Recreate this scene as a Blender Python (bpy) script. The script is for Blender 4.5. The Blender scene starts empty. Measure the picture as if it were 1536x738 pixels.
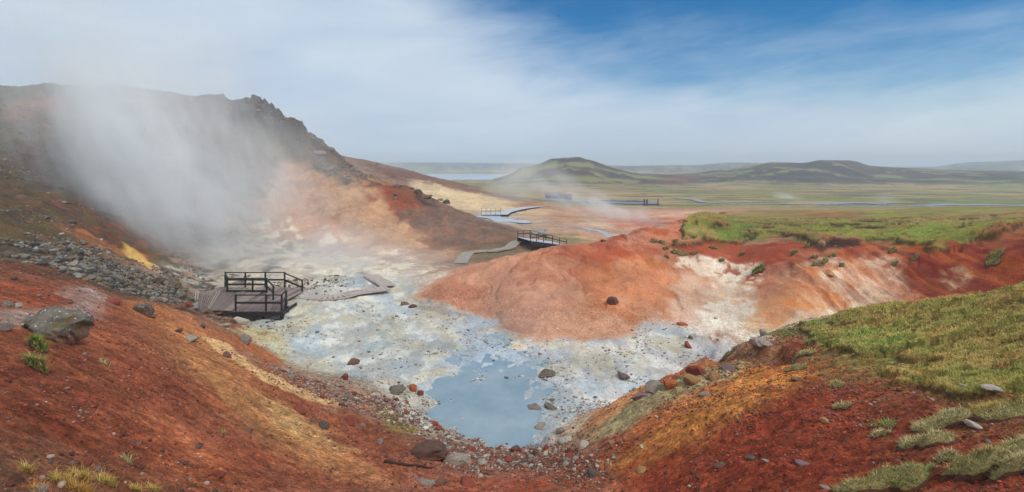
import bpy, bmesh, math, random
import numpy as np
from mathutils import Vector, Matrix, Euler

# ------------------------------------------------------------------ camera, sky, sun, exposure
S = bpy.context.scene
COL = S.collection
F, CX, HZ, IW, IH = 768.0, 768.0, 247.0, 1536.0, 738.0
cam_d = bpy.data.cameras.new('camera'); cam = bpy.data.objects.new('camera', cam_d); COL.objects.link(cam)
cam.location = (0, 0, 0); cam.rotation_euler = (math.radians(90), 0, 0)
cam_d.sensor_width = 36; cam_d.lens = 36 * F / IW
cam_d.shift_y = -(IH / 2 - HZ) / IW
cam_d.clip_start = 0.1; cam_d.clip_end = 20000
S.camera = cam

SUN_EL, SUN_AZ = math.radians(50), math.radians(128)     # azimuth from +Y clockwise
W = bpy.data.worlds.new('World'); S.world = W; W.use_nodes = True
def build_world():
    nt = W.node_tree; N = nt.nodes; L = nt.links; N.clear()
    out = N.new('ShaderNodeOutputWorld')
    sky = N.new('ShaderNodeTexSky'); sky.sky_type = 'NISHITA'; sky.sun_disc = False
    sky.sun_elevation = SUN_EL; sky.sun_rotation = SUN_AZ
    sky.air_density = 1.0; sky.dust_density = 0.2; sky.ozone_density = 3.0
    hs = N.new('ShaderNodeHueSaturation'); hs.inputs['Saturation'].default_value = 2.0
    hs.inputs['Value'].default_value = 1.0
    L.new(sky.outputs[0], hs.inputs['Color'])
    b1 = N.new('ShaderNodeBackground'); b1.inputs[1].default_value = 0.092
    L.new(hs.outputs[0], b1.inputs[0])
    tc = N.new('ShaderNodeTexCoord'); sp = N.new('ShaderNodeSeparateXYZ'); L.new(tc.outputs['Generated'], sp.inputs[0])
    def M(op, a, b=None, c=None):
        m = N.new('ShaderNodeMath'); m.operation = op
        for i, v in enumerate((a, b, c)):
            if v is None: continue
            if isinstance(v, (int, float)): m.inputs[i].default_value = v
            else: L.new(v, m.inputs[i])
        return m.outputs[0]
    az = M('ARCTAN2', sp.outputs[0], sp.outputs[1])
    el = M('ARCSINE', sp.outputs[2])
    fc = N.new('ShaderNodeFloatCurve'); L.new(M('MULTIPLY_ADD', az, 0.5, 0.5), fc.inputs[1])
    cv = fc.mapping.curves[0]
    pts = [(0.0, 1.0), (0.22, .62), (.36, .46), (.45, .30), (.585, .195), (.7, .165), (.89, .155), (1.0, .3)]
    cv.points[0].location = pts[0]; cv.points[1].location = pts[-1]
    for p in pts[1:-1]: cv.points.new(*p)
    fc.mapping.update()
    mp = N.new('ShaderNodeCombineXYZ'); L.new(az, mp.inputs[0]); L.new(M('MULTIPLY', el, 2.3), mp.inputs[1])
    # slant the cloud streaks a little
    mr = N.new('ShaderNodeMapping'); mr.inputs['Rotation'].default_value = (0, 0, -0.25); L.new(mp.outputs[0], mr.inputs[0])
    def noise(scale, detail, rough, dist=0.0, stretch=None):
        n = N.new('ShaderNodeTexNoise'); n.inputs['Scale'].default_value = scale
        n.inputs['Detail'].default_value = detail; n.inputs['Roughness'].default_value = rough
        n.inputs['Distortion'].default_value = dist
        if stretch:
            q = N.new('ShaderNodeMapping'); q.inputs['Scale'].default_value = stretch; L.new(mr.outputs[0], q.inputs[0])
            L.new(q.outputs[0], n.inputs[0])
        else: L.new(mr.outputs[0], n.inputs[0])
        return n.outputs[0]
    n1 = noise(3.0, 7, .58, .3, (1, 1.6, 1)); n2 = noise(9.0, 8, .62, .6, (.6, 1.5, 1))
    edge = M('ADD', M('MULTIPLY', M('SUBTRACT', n1, .5), .24), M('MULTIPLY', M('SUBTRACT', n2, .5), .09))
    d = M('ADD', M('SUBTRACT', fc.outputs[0], el), edge)
    mr2 = N.new('ShaderNodeMapRange'); mr2.interpolation_type = 'SMOOTHSTEP'
    mr2.inputs['From Min'].default_value = -.12; mr2.inputs['From Max'].default_value = .13
    L.new(d, mr2.inputs[0])
    # the high sky (out of frame) is broken cloud too
    hi = N.new('ShaderNodeMapRange'); hi.interpolation_type = 'SMOOTHSTEP'
    hi.inputs['From Min'].default_value = .45; hi.inputs['From Max'].default_value = .9; L.new(el, hi.inputs[0])
    mask = M('MAXIMUM', M('MULTIPLY', mr2.outputs[0], .97), M('MULTIPLY', hi.outputs[0], .92))
    cr = N.new('ShaderNodeValToRGB')
    cr.color_ramp.elements[0].position = .3; cr.color_ramp.elements[0].color = (.46, .57, .73, 1)
    cr.color_ramp.elements[1].position = .68; cr.color_ramp.elements[1].color = (.63, .73, .82, 1)
    L.new(noise(2.6, 6, .5, .5, (.8, 1.5, 1)), cr.inputs[0])
    b2 = N.new('ShaderNodeBackground')
    wm = N.new('ShaderNodeMix'); wm.data_type = 'RGBA'; L.new(hi.outputs[0], wm.inputs[0]); L.new(cr.outputs[0], wm.inputs[6]); wm.inputs[7].default_value = (.66, .64, .60, 1)
    L.new(wm.outputs[2], b2.inputs[0])
    # overcast: brighter towards the zenith
    L.new(M('MULTIPLY_ADD', hi.outputs[0], .35, 1.02), b2.inputs[1])
    mix = N.new('ShaderNodeMixShader'); L.new(mask, mix.inputs[0]); L.new(b1.outputs[0], mix.inputs[1]); L.new(b2.outputs[0], mix.inputs[2])
    L.new(mix.outputs[0], out.inputs[0])
build_world()

sun_d = bpy.data.lights.new('sun', 'SUN'); sun_d.energy = 2.1; sun_d.angle = math.radians(7); sun_d.color = (1, .965, .92)
sun = bpy.data.objects.new('sun', sun_d); COL.objects.link(sun)
sd = Vector((math.sin(SUN_AZ) * math.cos(SUN_EL), math.cos(SUN_AZ) * math.cos(SUN_EL), math.sin(SUN_EL)))
sun.rotation_euler = (-sd).to_track_quat('-Z', 'Y').to_euler()

vs = S.view_settings; vs.view_transform = 'Standard'; vs.look = 'None'; vs.exposure = 0.06; vs.gamma = 1; vs.use_curve_mapping = False
S.render.engine = 'CYCLES'
cy = S.cycles
cy.use_denoising = True; cy.max_bounces = 8; cy.diffuse_bounces = 2; cy.glossy_bounces = 2; cy.volume_bounces = 5
cy.transmission_bounces = 3; cy.transparent_max_bounces = 12
cy.volume_step_rate = 1.0; cy.volume_max_steps = 128
HAZE_DENSITY = 0.00085

random.seed(7); rng = np.random.default_rng(7)

# ------------------------------------------------------------------ noise
from concurrent.futures import ThreadPoolExecutor
POOLX = ThreadPoolExecutor(4)
TAB = np.random.default_rng(99).random((256, 256)).astype(np.float32)
def vnoise(x, y, s=0):
    x = x + np.float32(s * 7.31); y = y + np.float32(s * 3.77)
    x0 = np.floor(x); y0 = np.floor(y); fx = x - x0; fy = y - y0
    ix = x0.astype(np.int32); iy = y0.astype(np.int32)
    u = fx * fx * fx * (fx * (fx * 6 - 15) + 10); v = fy * fy * fy * (fy * (fy * 6 - 15) + 10)
    a_, b_ = (iy & 255), ((iy + 1) & 255); c_, d_ = (ix & 255), ((ix + 1) & 255)
    a = TAB[a_, c_]; b = TAB[a_, d_]; c = TAB[b_, c_]; d = TAB[b_, d_]
    return (a + (b - a) * u) * (1 - v) + (c + (d - c) * u) * v
def _par(fn, x, y):
    x = np.asarray(x, np.float32); y = np.asarray(y, np.float32)
    if x.ndim == 0 or x.shape[0] < 64: return fn(x, y)
    k = 16
    xs = np.array_split(x, k); ys = np.array_split(y, k)
    return np.concatenate(list(POOLX.map(lambda p: fn(*p), zip(xs, ys))))
def _fbm(x, y, o, s, g, l):
    t = 0; a = 1; n = 0; ca, sa = np.float32(.8), np.float32(.6)
    for k in range(o):
        t = t + np.float32(a) * (vnoise(x, y, s + k * 5) * 2 - 1); n += a; a *= g
        x, y = (x * ca - y * sa) * np.float32(l), (x * sa + y * ca) * np.float32(l)
    return t / np.float32(n) * np.float32(1.25)
def fbm(x, y, o=4, s=0, g=.5, l=2.03): return _par(lambda p, q: _fbm(p, q, o, s, g, l), x, y)
def _ridged(x, y, o, s):
    t = 0; a = 1; n = 0
    for k in range(o):
        t = t + np.float32(a) * (1 - np.abs(vnoise(x, y, s + k * 5) * 2 - 1)); n += a; a *= .5; x = x * np.float32(2.1); y = y * np.float32(2.1)
    return t / np.float32(n)
def ridged(x, y, o=4, s=0): return _par(lambda p, q: _ridged(p, q, o, s), x, y)
def sstep(a, b, x):
    t = np.clip((x - a) / (b - a), 0, 1); return t * t * (3 - 2 * t)
def lin(c):
    c = np.asarray(c, float) / 255.0
    return np.where(c <= .04045, c / 12.92, ((c + .055) / 1.055) ** 2.4)

# ------------------------------------------------------------------ ground height
# survey points of the valley: direction (photo column, row) and forward distance in metres
CP = [
# gully floor
(790,660,18),(640,600,21),(850,600,21),(700,500,29.4),(520,470,32.5),(450,540,24.6),(560,440,37.5),(430,440,36),(620,450,36),
(860,520,27),(980,520,26.5),(1030,500,28),(950,560,23.6),(1120,500,27.5),(650,650,17.8),(760,560,23.8),(480,500,28.3),(900,600,21),
(350,400,45),(450,400,46),(600,400,46),(640,410,43),(690,390,50),(740,378,54),(820,372,58),(870,365,60),(300,420,41),
(900,350,70),(990,345,74),(850,330,85),(800,340,78),(740,328,88),(700,326,90),(940,330,88),(340,476,31),(400,486,30.8),(350,440,36),
# dome
(660,417,38),(700,403,39),(750,391,39.5),(800,381,40),(850,370,41.5),(900,362,43),(960,345,46),(1020,330,50),
(700,470,33),(760,505,28.7),(800,440,33),(740,440,35),(700,440,35.5),(850,430,35),(800,480,30.5),(860,480,30.3),(920,448,33),(950,400,38),(900,410,37),(920,490,29.6),
(1000,400,38.5),(1000,450,32.5),(1000,495,28.8),(1100,490,28.2),(1060,440,34.5),(1100,400,38),(1150,460,30.5),(1200,450,29.6),(1200,400,33.5),
(1060,370,42),(1150,375,38),(1180,365,38),
# right cliff
(1230,385,34),(1300,388,32.5),(1300,455,29),(1250,465,28.6),(1400,440,27.8),(1400,390,30),(1500,425,26.2),(1500,365,29),(1536,420,25.5),(1536,350,29),(1640,340,27),(1640,420,23),
# plateau
(1100,350,45),(1200,350,44),(1300,360,38),(1400,358,36),(1300,345,44),(1500,338,42),(1536,325,52),(1300,325,62),(1100,335,55),(1536,315,80),(1100,318,80),(1300,315,85),(1040,325,60),
(1700,310,60),
# near meadow
(1200,488,22),(1250,472,20.3),(1300,462,19.2),(1400,452,18),(1536,432,17),(1660,420,15.5),(1536,500,13),(1536,560,10.5),(1536,600,9),(1536,738,5.6),
(1400,500,15),(1400,560,12),(1300,500,17),(1300,560,13),(1250,520,16),(1200,540,15.5),(1300,640,9.5),(1300,738,6.8),(1400,650,8.5),(1400,738,6.2),
(1150,600,12),(1150,738,8),(1200,660,9.5),(1750,600,7.5),(1750,738,4.8),
# right bank
(1140,512,23.3),(1090,528,20.5),(1040,545,18.3),(960,580,17.6),(900,625,16.6),(870,660,15.9),(1100,560,15.5),(1050,600,14),(1000,650,12.6),(900,690,13.2),(1000,738,10.2),
(900,738,11),(800,700,14.8),(770,738,12.2),(640,738,11.6),(700,690,14.8),(640,670,15.2),
# left foreground slope
(560,738,10.8),(400,738,8.6),(200,738,6.6),(0,738,5.2),(-200,738,4.4),(560,600,18.6),(460,560,21.5),(390,500,27),(600,620,18.8),(500,640,14.8),(400,620,13.6),
(400,560,16.8),(300,520,17.5),(300,480,22),(300,600,12),(200,600,9.8),(200,520,12.8),(100,600,8),(0,600,6.8),(0,520,8.6),(100,520,10.2),(-150,560,7),
(0,470,10.6),(120,450,14.5),(70,462,12.4),(150,460,15),(0,430,13),(0,395,17),(50,410,17),(150,430,19),(220,450,23),(285,467,30.8),(280,440,35),(240,440,28),
(170,405,27),(100,380,24),(200,420,30),(260,420,35),(0,370,22),(-150,400,18),
# big hill
(0,300,36),(0,200,62),(0,130,86),(100,340,34),(100,250,56),(100,127,92),(200,380,38),(200,330,48),(200,250,64),(200,134,92),(260,400,41),(300,350,53),(300,250,70),
(300,145,90),(400,380,51),(400,350,57),(400,250,75),(380,163,88),(450,206,84),(450,240,80),(500,230,83),(500,300,68),(500,370,56),(530,252,82),(600,277,78),
(600,330,65),(600,385,52),(650,300,75),(700,325,70),(740,340,66),(775,357,61),(700,365,58),(650,350,63),(-200,120,80),(-200,300,32),
# second ridge, mid valley
(530,237,170),(600,250,165),(650,265,155),(690,275,150),(720,285,145),(790,298,142),(650,290,130),(700,305,120),(760,310,119),(850,310,128),(820,300,165),(740,316,106),
(900,318,110),(950,322,100),(1000,322,90),
]
ctrl = []
def wp(px, py, Y): return ((px - CX) / F * Y, Y, -(py - HZ) / F * Y)
for c in CP: ctrl.append(wp(*c))
# points given directly as (column, distance, height): ground hidden behind the crests
for px, Y, z in [(0,115,13),(100,118,14),(200,118,12.5),(300,112,10.5),(380,108,8.5),(450,104,3),(530,102,-3.5),(600,98,-7),(650,92,-8.3),(700,84,-9),(-200,110,10),
                 (530,215,-3),(600,205,-6),(650,195,-8),(720,185,-10.5),(800,180,-11.5),(660,48,-9.2),(720,47,-9.2),(800,50,-9.3),(870,53,-9.2),(940,58,-9.2),(1000,64,-9.2),(1020,68,-9.2),
                 (1190,25,-8.6),(1250,24.4,-8.3),(1300,23.8,-8.1),(1400,22.6,-7.3),(1536,20.8,-6.4),(1100,24.5,-9.1),(1040,22,-9.4),(970,20.2,-9.6),(1660,19,-6),
                 (1050,150,-12.3),(1300,150,-12.3),(1536,150,-12),(1050,200,-12.8),(1300,200,-12.8),(1536,200,-12.8),(900,200,-12.8),(1750,150,-11),(900,150,-11.8),
                 (600,250,-12),(750,250,-12.8),(500,250,-6),(200,200,8),(0,200,9),(-200,200,8),
                 (300,3,-2.6),(768,3,-2.9),(1200,3,-2.6),(300,1.6,-1.9),(1200,1.6,-1.9),(768,5,-4.1),(900,7,-5.2),(640,7,-5.2),(400,5,-3.9),(1150,5,-3.7),(-300,2.5,-2.0),(1800,3,-2.3)]:
    ctrl.append(((px - CX) / F * Y, Y, z))
ctrl += [(0, -3, -1.6), (-4, -1, -1.5), (4, -1, -1.6), (0, .5, -1.75), (-12, 2, -1.2), (12, 2, -2.0)]
ctrl = np.array(ctrl)
def polar(x, y):
    r = np.sqrt(x * x + y * y + 1.0)
    return np.arctan2(x, y), np.log(r)
KU = 1.6; C2 = .05 ** 2
ct, cl = polar(ctrl[:, 0], ctrl[:, 1])
cu = np.stack([ct * KU, cl], 1)
Dm = np.sqrt(((cu[:, None] - cu[None]) ** 2).sum(-1) + C2)
n = len(ctrl)
A = np.zeros((n + 3, n + 3)); A[:n, :n] = Dm - np.eye(n) * .002; A[:n, n] = 1; A[:n, n + 1:] = cu; A[n, :n] = 1; A[n + 1:, :n] = cu.T
b = np.zeros(n + 3); b[:n] = ctrl[:, 2]
wts = np.linalg.solve(A, b)
def rbf(x, y):
    sh = x.shape; x = x.ravel(); y = y.ravel(); t, l = polar(x, y); t = t * KU
    out = np.empty(len(x))
    cu32 = cu.astype(np.float32); w32 = wts[:n].astype(np.float32)
    for i in range(0, len(x), 40000):
        tt = t[i:i + 40000].astype(np.float32); ll = l[i:i + 40000].astype(np.float32)
        d = np.sqrt((tt[:, None] - cu32[:, 0]) ** 2 + (ll[:, None] - cu32[:, 1]) ** 2 + np.float32(C2))
        out[i:i + 40000] = d @ w32 + wts[n] + tt * wts[n + 1] + ll * wts[n + 2]
    return out.reshape(sh)

# grid: polar rows and columns that get coarser with distance
TH0, TH1, NT = -1.12, 1.12, 1500
th = np.linspace(TH0, TH1, NT)
lr = np.concatenate([np.linspace(math.log(1.2), math.log(5), 60, endpoint=False),
                     np.linspace(math.log(5), math.log(34), 470, endpoint=False),
                     np.linspace(math.log(34), math.log(130), 330, endpoint=False),
                     np.linspace(math.log(130), math.log(900), 200, endpoint=False),
                     np.linspace(math.log(900), math.log(3000), 25)])
NR = len(lr)
TH, LR = np.meshgrid(th, lr)
SUB = 4
jc = np.unique(np.r_[np.arange(0, NR, SUB), NR - 1]); ic = np.unique(np.r_[np.arange(0, NT, SUB), NT - 1])
def refine(G):
    """cubic-free refinement of a coarse field to the full grid"""
    fj = np.interp(np.arange(NR), jc, np.arange(len(jc))); fi = np.interp(np.arange(NT), ic, np.arange(len(ic)))
    j = np.minimum(fj.astype(int), len(jc) - 2); i = np.minimum(fi.astype(int), len(ic) - 2)
    b_ = (fj - j); a = (fi - i)
    if G.ndim == 3: b_ = b_[:, None, None]; a = a[None, :, None]
    else: b_ = b_[:, None]; a = a[None, :]
    R_ = G[j] * (1 - b_) + G[j + 1] * b_
    return R_[:, i] * (1 - a) + R_[:, i + 1] * a
GX = np.exp(LR) * np.sin(TH); GY = np.exp(LR) * np.cos(TH); GR = np.exp(LR)
Zb = refine(rbf(GX[np.ix_(jc, ic)], GY[np.ix_(jc, ic)]))
# far plain
plain = -12.8 - 1.6 * sstep(200, 600, GR) + .25 * fbm(GX / 60, GY / 60, 3, 5)
near_w = 1 - sstep(150, 235, GY + np.maximum(0, -GX - 20) * .0)
leftfar = sstep(-60, -130, GX)                         # the big hill runs on out of frame to the left
Zb = plain + (Zb - plain) * np.maximum(near_w, leftfar * (1 - sstep(260, 420, GR)))
# far hills: crest line profile (column, row) at a distance, with front/back widths
def crest(prof, Yc, wf, wb, seed, rough, pw=1.3):
    px = np.array([p[0] for p in prof], float); py = np.array([p[1] for p in prof], float)
    xs = (px - CX) / F * Yc; zs = -(py - HZ) / F * Yc
    Yd = GY + Yc * .06 * fbm(GX / (Yc * .15), GY / (Yc * .15), 3, seed)
    colx = GX / np.maximum(Yd, 1) * Yc
    zc = np.interp(colx, xs, zs, left=-16, right=zs[-1])
    t = np.where(Yd < Yc, (Yc - Yd) / wf, (Yd - Yc) / wb)
    sh = np.clip(1 - t, 0, 1); sh = sh * sh * (3 - 2 * sh)
    bz = -14.5
    z = bz + (zc - bz) * sh ** (1 / pw)
    z = z + rough * (zc - bz) * fbm(GX / (Yc * .07), GY / (Yc * .07), 5, seed + 9, .55) * sh ** .5 * (1 - .65 * sstep(.75, 1, sh))
    return np.where(sh > 0, z, -99)
hillA = crest([(690,281),(730,274),(765,262),(782,252),(800,250),(812,246),(828,240),(845,238),(872,238),(890,242),(915,252),(945,259),(980,261),(1010,263),(1060,268),(1120,276),(1160,284)], 400, 120, 120, 21, .26)
hillB = crest([(900,270),(960,263),(1000,262),(1050,259),(1075,256),(1095,256),(1120,250),(1150,245),(1170,244),(1200,244),(1225,241),(1262,240),(1280,242),(1300,248),(1330,252),(1400,255),(1460,256),(1536,258),(1700,256),(1900,250)], 470, 170, 160, 33, .27)
hillC = crest([(640,262),(860,254),(930,249),(980,248),(1040,247),(1080,244),(1130,244),(1180,247),(1260,250),(1360,252),(1400,250),(1430,246),(1470,243),(1510,242),(1540,240),(1700,236),(1900,240)], 1150, 330, 300, 47, .06)
hillD = crest([(-600,244),(540,244.5),(600,243.6),(700,243.8),(770,244.6),(860,246),(1000,250)], 1500, 330, 500, 59, .012, 3)
hillE = crest([(860,286),(900,280),(960,275),(1000,273),(1050,277),(1110,272),(1180,277),(1240,273),(1320,270),(1420,272),(1536,270),(1800,270)], 345, 55, 60, 71, .3)
for hz_ in (hillA, hillB, hillC, hillD, hillE): Zb = np.maximum(Zb, hz_)


def samp(G, x, y):
    t = np.arctan2(x, y); l = np.log(np.maximum(np.sqrt(x * x + y * y), 1.2))
    fi = np.clip((t - TH0) / (TH1 - TH0) * (NT - 1), 0, NT - 1.001); fj = np.clip(np.interp(l, lr, np.arange(NR)), 0, NR - 1.001)
    i = fi.astype(int); j = fj.astype(int); a = fi - i; b_ = fj - j
    if G.ndim == 3: a = a[..., None]; b_ = b_[..., None]
    return (G[j, i] * (1 - a) + G[j, i + 1] * a) * (1 - b_) + (G[j + 1, i] * (1 - a) + G[j + 1, i + 1] * a) * b_
YS = np.exp(np.linspace(math.log(2.5), math.log(1600), 1500))
def cast(px, py, G=None):
    """where the sight line in that direction meets the ground (world points)"""
    G = Zb if G is None else G
    px = np.atleast_1d(np.asarray(px, float)); py = np.atleast_1d(np.asarray(py, float)); res = np.zeros((len(px), 3))
    for k in range(0, len(px), 400):
        u = (px[k:k + 400, None] - CX) / F; w = -(py[k:k + 400, None] - HZ) / F
        X = u * YS; Yg = np.broadcast_to(YS, X.shape); hz = samp(G, X, Yg)
        hit = (w * YS) < hz; hit[:, -1] = True
        j = np.maximum(hit.argmax(1), 1); ar = np.arange(len(j))
        d0 = w[:, 0] * YS[j - 1] - hz[ar, j - 1]; d1 = w[:, 0] * YS[j] - hz[ar, j]
        t = np.clip(d0 / np.where(np.abs(d0 - d1) < 1e-9, 1, d0 - d1), 0, 1)
        yy = YS[j - 1] + (YS[j] - YS[j - 1]) * t
        res[k:k + 400] = np.stack([u[:, 0] * yy, yy, samp(G, u[:, 0] * yy, yy)], 1)
    return res
def poly_world(pts, G=None):
    pts = np.array(pts, float); return cast(pts[:, 0], pts[:, 1], G)[:, :2]
def sdist(poly, X, Y, pad=3.0):
    """signed distance (inside positive), computed near the polygon only"""
    out = np.full(X.shape, -99.0)
    x0, y0 = poly.min(0) - pad; x1, y1 = poly.max(0) + pad
    m = (X > x0) & (X < x1) & (Y > y0) & (Y < y1)
    if not m.any(): return out
    x = X[m]; y = Y[m]; d = np.full(x.shape, 1e9); ins = np.zeros(x.shape, bool)
    for i in range(len(poly)):
        ax, ay = poly[i]; bx, by = poly[(i + 1) % len(poly)]
        ex, ey = bx - ax, by - ay; t = np.clip(((x - ax) * ex + (y - ay) * ey) / (ex * ex + ey * ey + 1e-12), 0, 1)
        d = np.minimum(d, (x - ax - t * ex) ** 2 + (y - ay - t * ey) ** 2)
        c = ((ay > y) != (by > y)) & (x < (bx - ax) * (y - ay) / (by - ay + 1e-12) + ax); ins ^= c
    out[m] = np.where(ins, np.sqrt(d), -np.sqrt(d)); return out

WX = GX + .0; WY = GY + .0
wrp = np.clip(GR / 25, .25, 6)
NU = TH * 25; NV = LR * 25
w1 = fbm(NU / 1.1, NV / 1.1, 4, 101); w2 = fbm(NU / 1.1, NV / 1.1, 4, 131)
def area(pts, feather, warp=.5, G=None):
    p = poly_world(pts, G)
    s = sdist(p, GX + w1 * warp * 1.6 * wrp, GY + w2 * warp * 1.6 * wrp, 4 + warp * wrp.max() * .3 + feather)
    return sstep(-feather, feather, s)

# --- named areas of the ground
POOL = [(655,590),(680,575),(700,570),(730,568),(765,572),(800,590),(815,612),(822,630),(800,645),(770,668),(740,655),(700,640),(672,620)]
SHEET = [(655,468),(678,480),(710,494),(750,512),(800,528),(835,540),(825,565),(818,600),(812,645),(782,668),(732,654),(680,618),(658,592),(668,562),(682,535),(690,512),(672,488)]
TURF_UP = [(1023,349),(1012,368),(1042,371),(1062,363),(1108,368),(1140,354),(1170,352),(1200,362),(1222,376),(1262,378),(1283,366),(1310,362),(1364,370),(1375,381),(1416,387),(1446,378),(1462,365),(1501,356),(1536,343),(1700,325),(1700,310),(1300,320),(1080,322),(1030,335)]
MEADOW = [(1184,492),(1202,489),(1252,474),(1300,464),(1400,454),(1536,434),(1700,420),(1800,600),(1536,603),(1491,606),(1442,597),(1421,588),(1372,583),(1325,581),(1316,562),(1400,553),(1404,543),(1340,540),(1281,536),(1253,525),(1221,514)]
a_pool = area(POOL, .6, .9); a_sheet = area(SHEET, 1.0, 1.1)
a_turf = area(TURF_UP, .22, .3); a_mead = area(MEADOW, .10, .32)
bald = sstep(.20, .26, fbm(GX / .9, GY / .5, 4, 533, .6)) * (1 - sstep(17, 19, GY)) * sstep(6, 8, GX); a_mead = a_mead * (1 - bald)
bald2 = sstep(.32, .42, fbm(GX / 2.2, GY / .9, 4, 537, .6)) * (1 - sstep(48, 60, GY)); a_turf = a_turf * (1 - bald2)
tuft = fbm(GX / .55, GY / .55, 4, 77); tuft2 = fbm(GX / .22, GY / .22, 3, 78)

Z = Zb.copy()
mid = 1 - sstep(140, 240, GR)
# hill slopes: rills and scree relief
hillw = sstep(-9.0, -6.5, Zb) * sstep(30, 45, GR) * (1 - sstep(120, 200, GR)) * sstep(6, -6, GX)
rill = ridged((GX + GY * .55) / 5.5, (GY - GX * .55) / 22, 4, 201)
Z += hillw * (rill - .55) * .9 + hillw * .35 * fbm(GX / 3, GY / 3, 5, 210)
# rocky crag on the crest
crag_poly = poly_world([(330,152),(390,160),(430,172),(452,190),(462,212),(500,234),(480,236),(440,216),(400,190),(340,165)])
ca = sstep(-5, 1.0, sdist(crag_poly, GX + w1 * 3, GY + w2 * 3, 12))
cr_n = ridged(GX / 3.3, GY / 6, 4, 301)
core = poly_world([(340,160),(380,166),(425,180),(447,196),(456,216),(440,222),(405,205),(350,190)])
cc0 = sstep(-.35, .35, sdist(core, GX + w1 * 1.2, GY + w2 * 1.2, 8))
Z += cc0 * (.9 + .4 * np.round(2 * cr_n))
core2 = poly_world([(460,212),(480,216),(500,232),(495,240),(470,226)])
Z += sstep(-.3, .3, sdist(core2, GX + w1 * .8, GY + w2 * .8, 8)) * .8
Z += ca * (cr_n - .5) * 1.6 + ca * .2
Z += ca * .6 * np.round(fbm(GX / 2.2, GY / 5, 3, 305) * 3) / 3
# left stony slope
stony = sstep(-9, -13, GX) * sstep(14, 20, GY) * (1 - sstep(80, 110, GR))
Z += stony * (.18 * fbm(GX / 1.3, GY / 1.3, 4, 330) + .10 * ridged(GX / .6, GY / .6, 3, 331) * (1 - sstep(40, 70, GR)))
# dome: soft fluting that runs downhill
dome = sstep(-9.35, -8.6, Zb) * sstep(-8, -4, GX) * sstep(24, 29, GY) * (1 - sstep(46, 60, GY))
flu = fbm(np.arctan2(GX - 6, 72 - GY) * 16 + .25 * w1, GR / 8, 3, 401)
Z += dome * flu * .30 + dome * .06 * fbm(GX / .9, GY / .9, 4, 405) - dome * .16 * sstep(.72, .9, ridged(np.arctan2(GX - 6, 72 - GY) * 13 + .35 * w1, GR / 9, 3, 409))
# cliff gullies on the right
cl_r = sstep(15, 19, GX) * sstep(23, 26, GY) * (1 - sstep(33, 38, GY))
Z += cl_r * (ridged(GX / 1.1, GY / 6, 4, 421) - .5) * .45 * (1 - a_turf)
# basin floor: almost level and lumpy
WL = -9.66
floor = (1 - sstep(-9.35, -9.05, Zb)) * sstep(-18, -12, GX) * (1 - sstep(10, 13, GX)) * (1 - sstep(40, 46, GY)) * sstep(16, 19, GY)
lump = fbm(GX / .8, GY / .8, 5, 501, .6)
Z = Z + floor * (1 - a_sheet) * (.06 * lump + .03)
basin = sdist(np.array([(-9,15),(-9,42),(8,34),(8,16)], float), GX, GY, 8) > 0
Z = np.where(basin & (Zb < -9.2), np.maximum(Z, WL + .05 + .045 * lump), Z)
tgt = WL + .05 * lump + .045 - .07 * sstep(-.2, .4, fbm(GX / 1.7, GY / 2.4, 4, 515)) + .05 * sstep(.1, .4, fbm(GX / .5, GY / .8, 4, 517))
Z = Z * (1 - a_sheet) + (np.minimum(Z, tgt)) * a_sheet
Z = Z - a_pool * .30 * (1 - .0 * a_pool)
# turf is a real step above the bare soil, hummocky on top
Z += a_turf * (.38 + .05 * tuft + .10 * np.maximum(0, fbm(GX / 2.6, GY / 1.6, 3, 520)))
Z += a_mead * (.15 +   .03 * tuft + .02 * tuft2 + .04 * fbm(GX / 2.1, GY / 2.1, 2, 531))
# peat scraps on the plateau: small hollows
hole = a_turf * sstep(.12, .32, fbm(GX / 2.1, GY / 1.0, 4, 540)) * sstep(20, 24, GX) * 0 + a_turf * sstep(.16, .34, fbm(GX / 1.9, GY / 1.3, 4, 540)) * (1 - sstep(46, 60, GY))
Z -= hole * .22
# bare soil relief
bare = mid * (1 - np.clip(a_turf + a_mead, 0, 1)) * (1 - floor * .6) * (1 - dome * .85) * (1 - a_pool)
fine = np.clip(18 / GR, 0, 1)
nearR = sstep(9.0, 3.0, GY - 12) * sstep(1.5, 5, GX)
clod = fbm(GX / .42, GY / .42, 3, 611, .6) * .6 + (ridged(GX / .5 + w1, GY / .5 + w2, 3, 613) - .6) * 1.3
right_n = sstep(1.5, 5, GX) * (1 - sstep(16, 20, GY))
Z += bare * (.075 * fbm(GX / 1.4, GY / 1.4, 4, 601) + fine * (.034 + .04 * right_n) * clod + fine * right_n * .05 * np.maximum(0, ridged(GX / .8, GY / .8, 4, 617) - .62) * 3)
# overhung lip on the right bank
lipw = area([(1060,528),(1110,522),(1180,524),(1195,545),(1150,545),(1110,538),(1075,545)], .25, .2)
Z -= lipw * .3
# far roughness
Z += sstep(150, 230, GR) * .25 * fbm(GX / 9, GY / 9, 4, 650)

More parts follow.
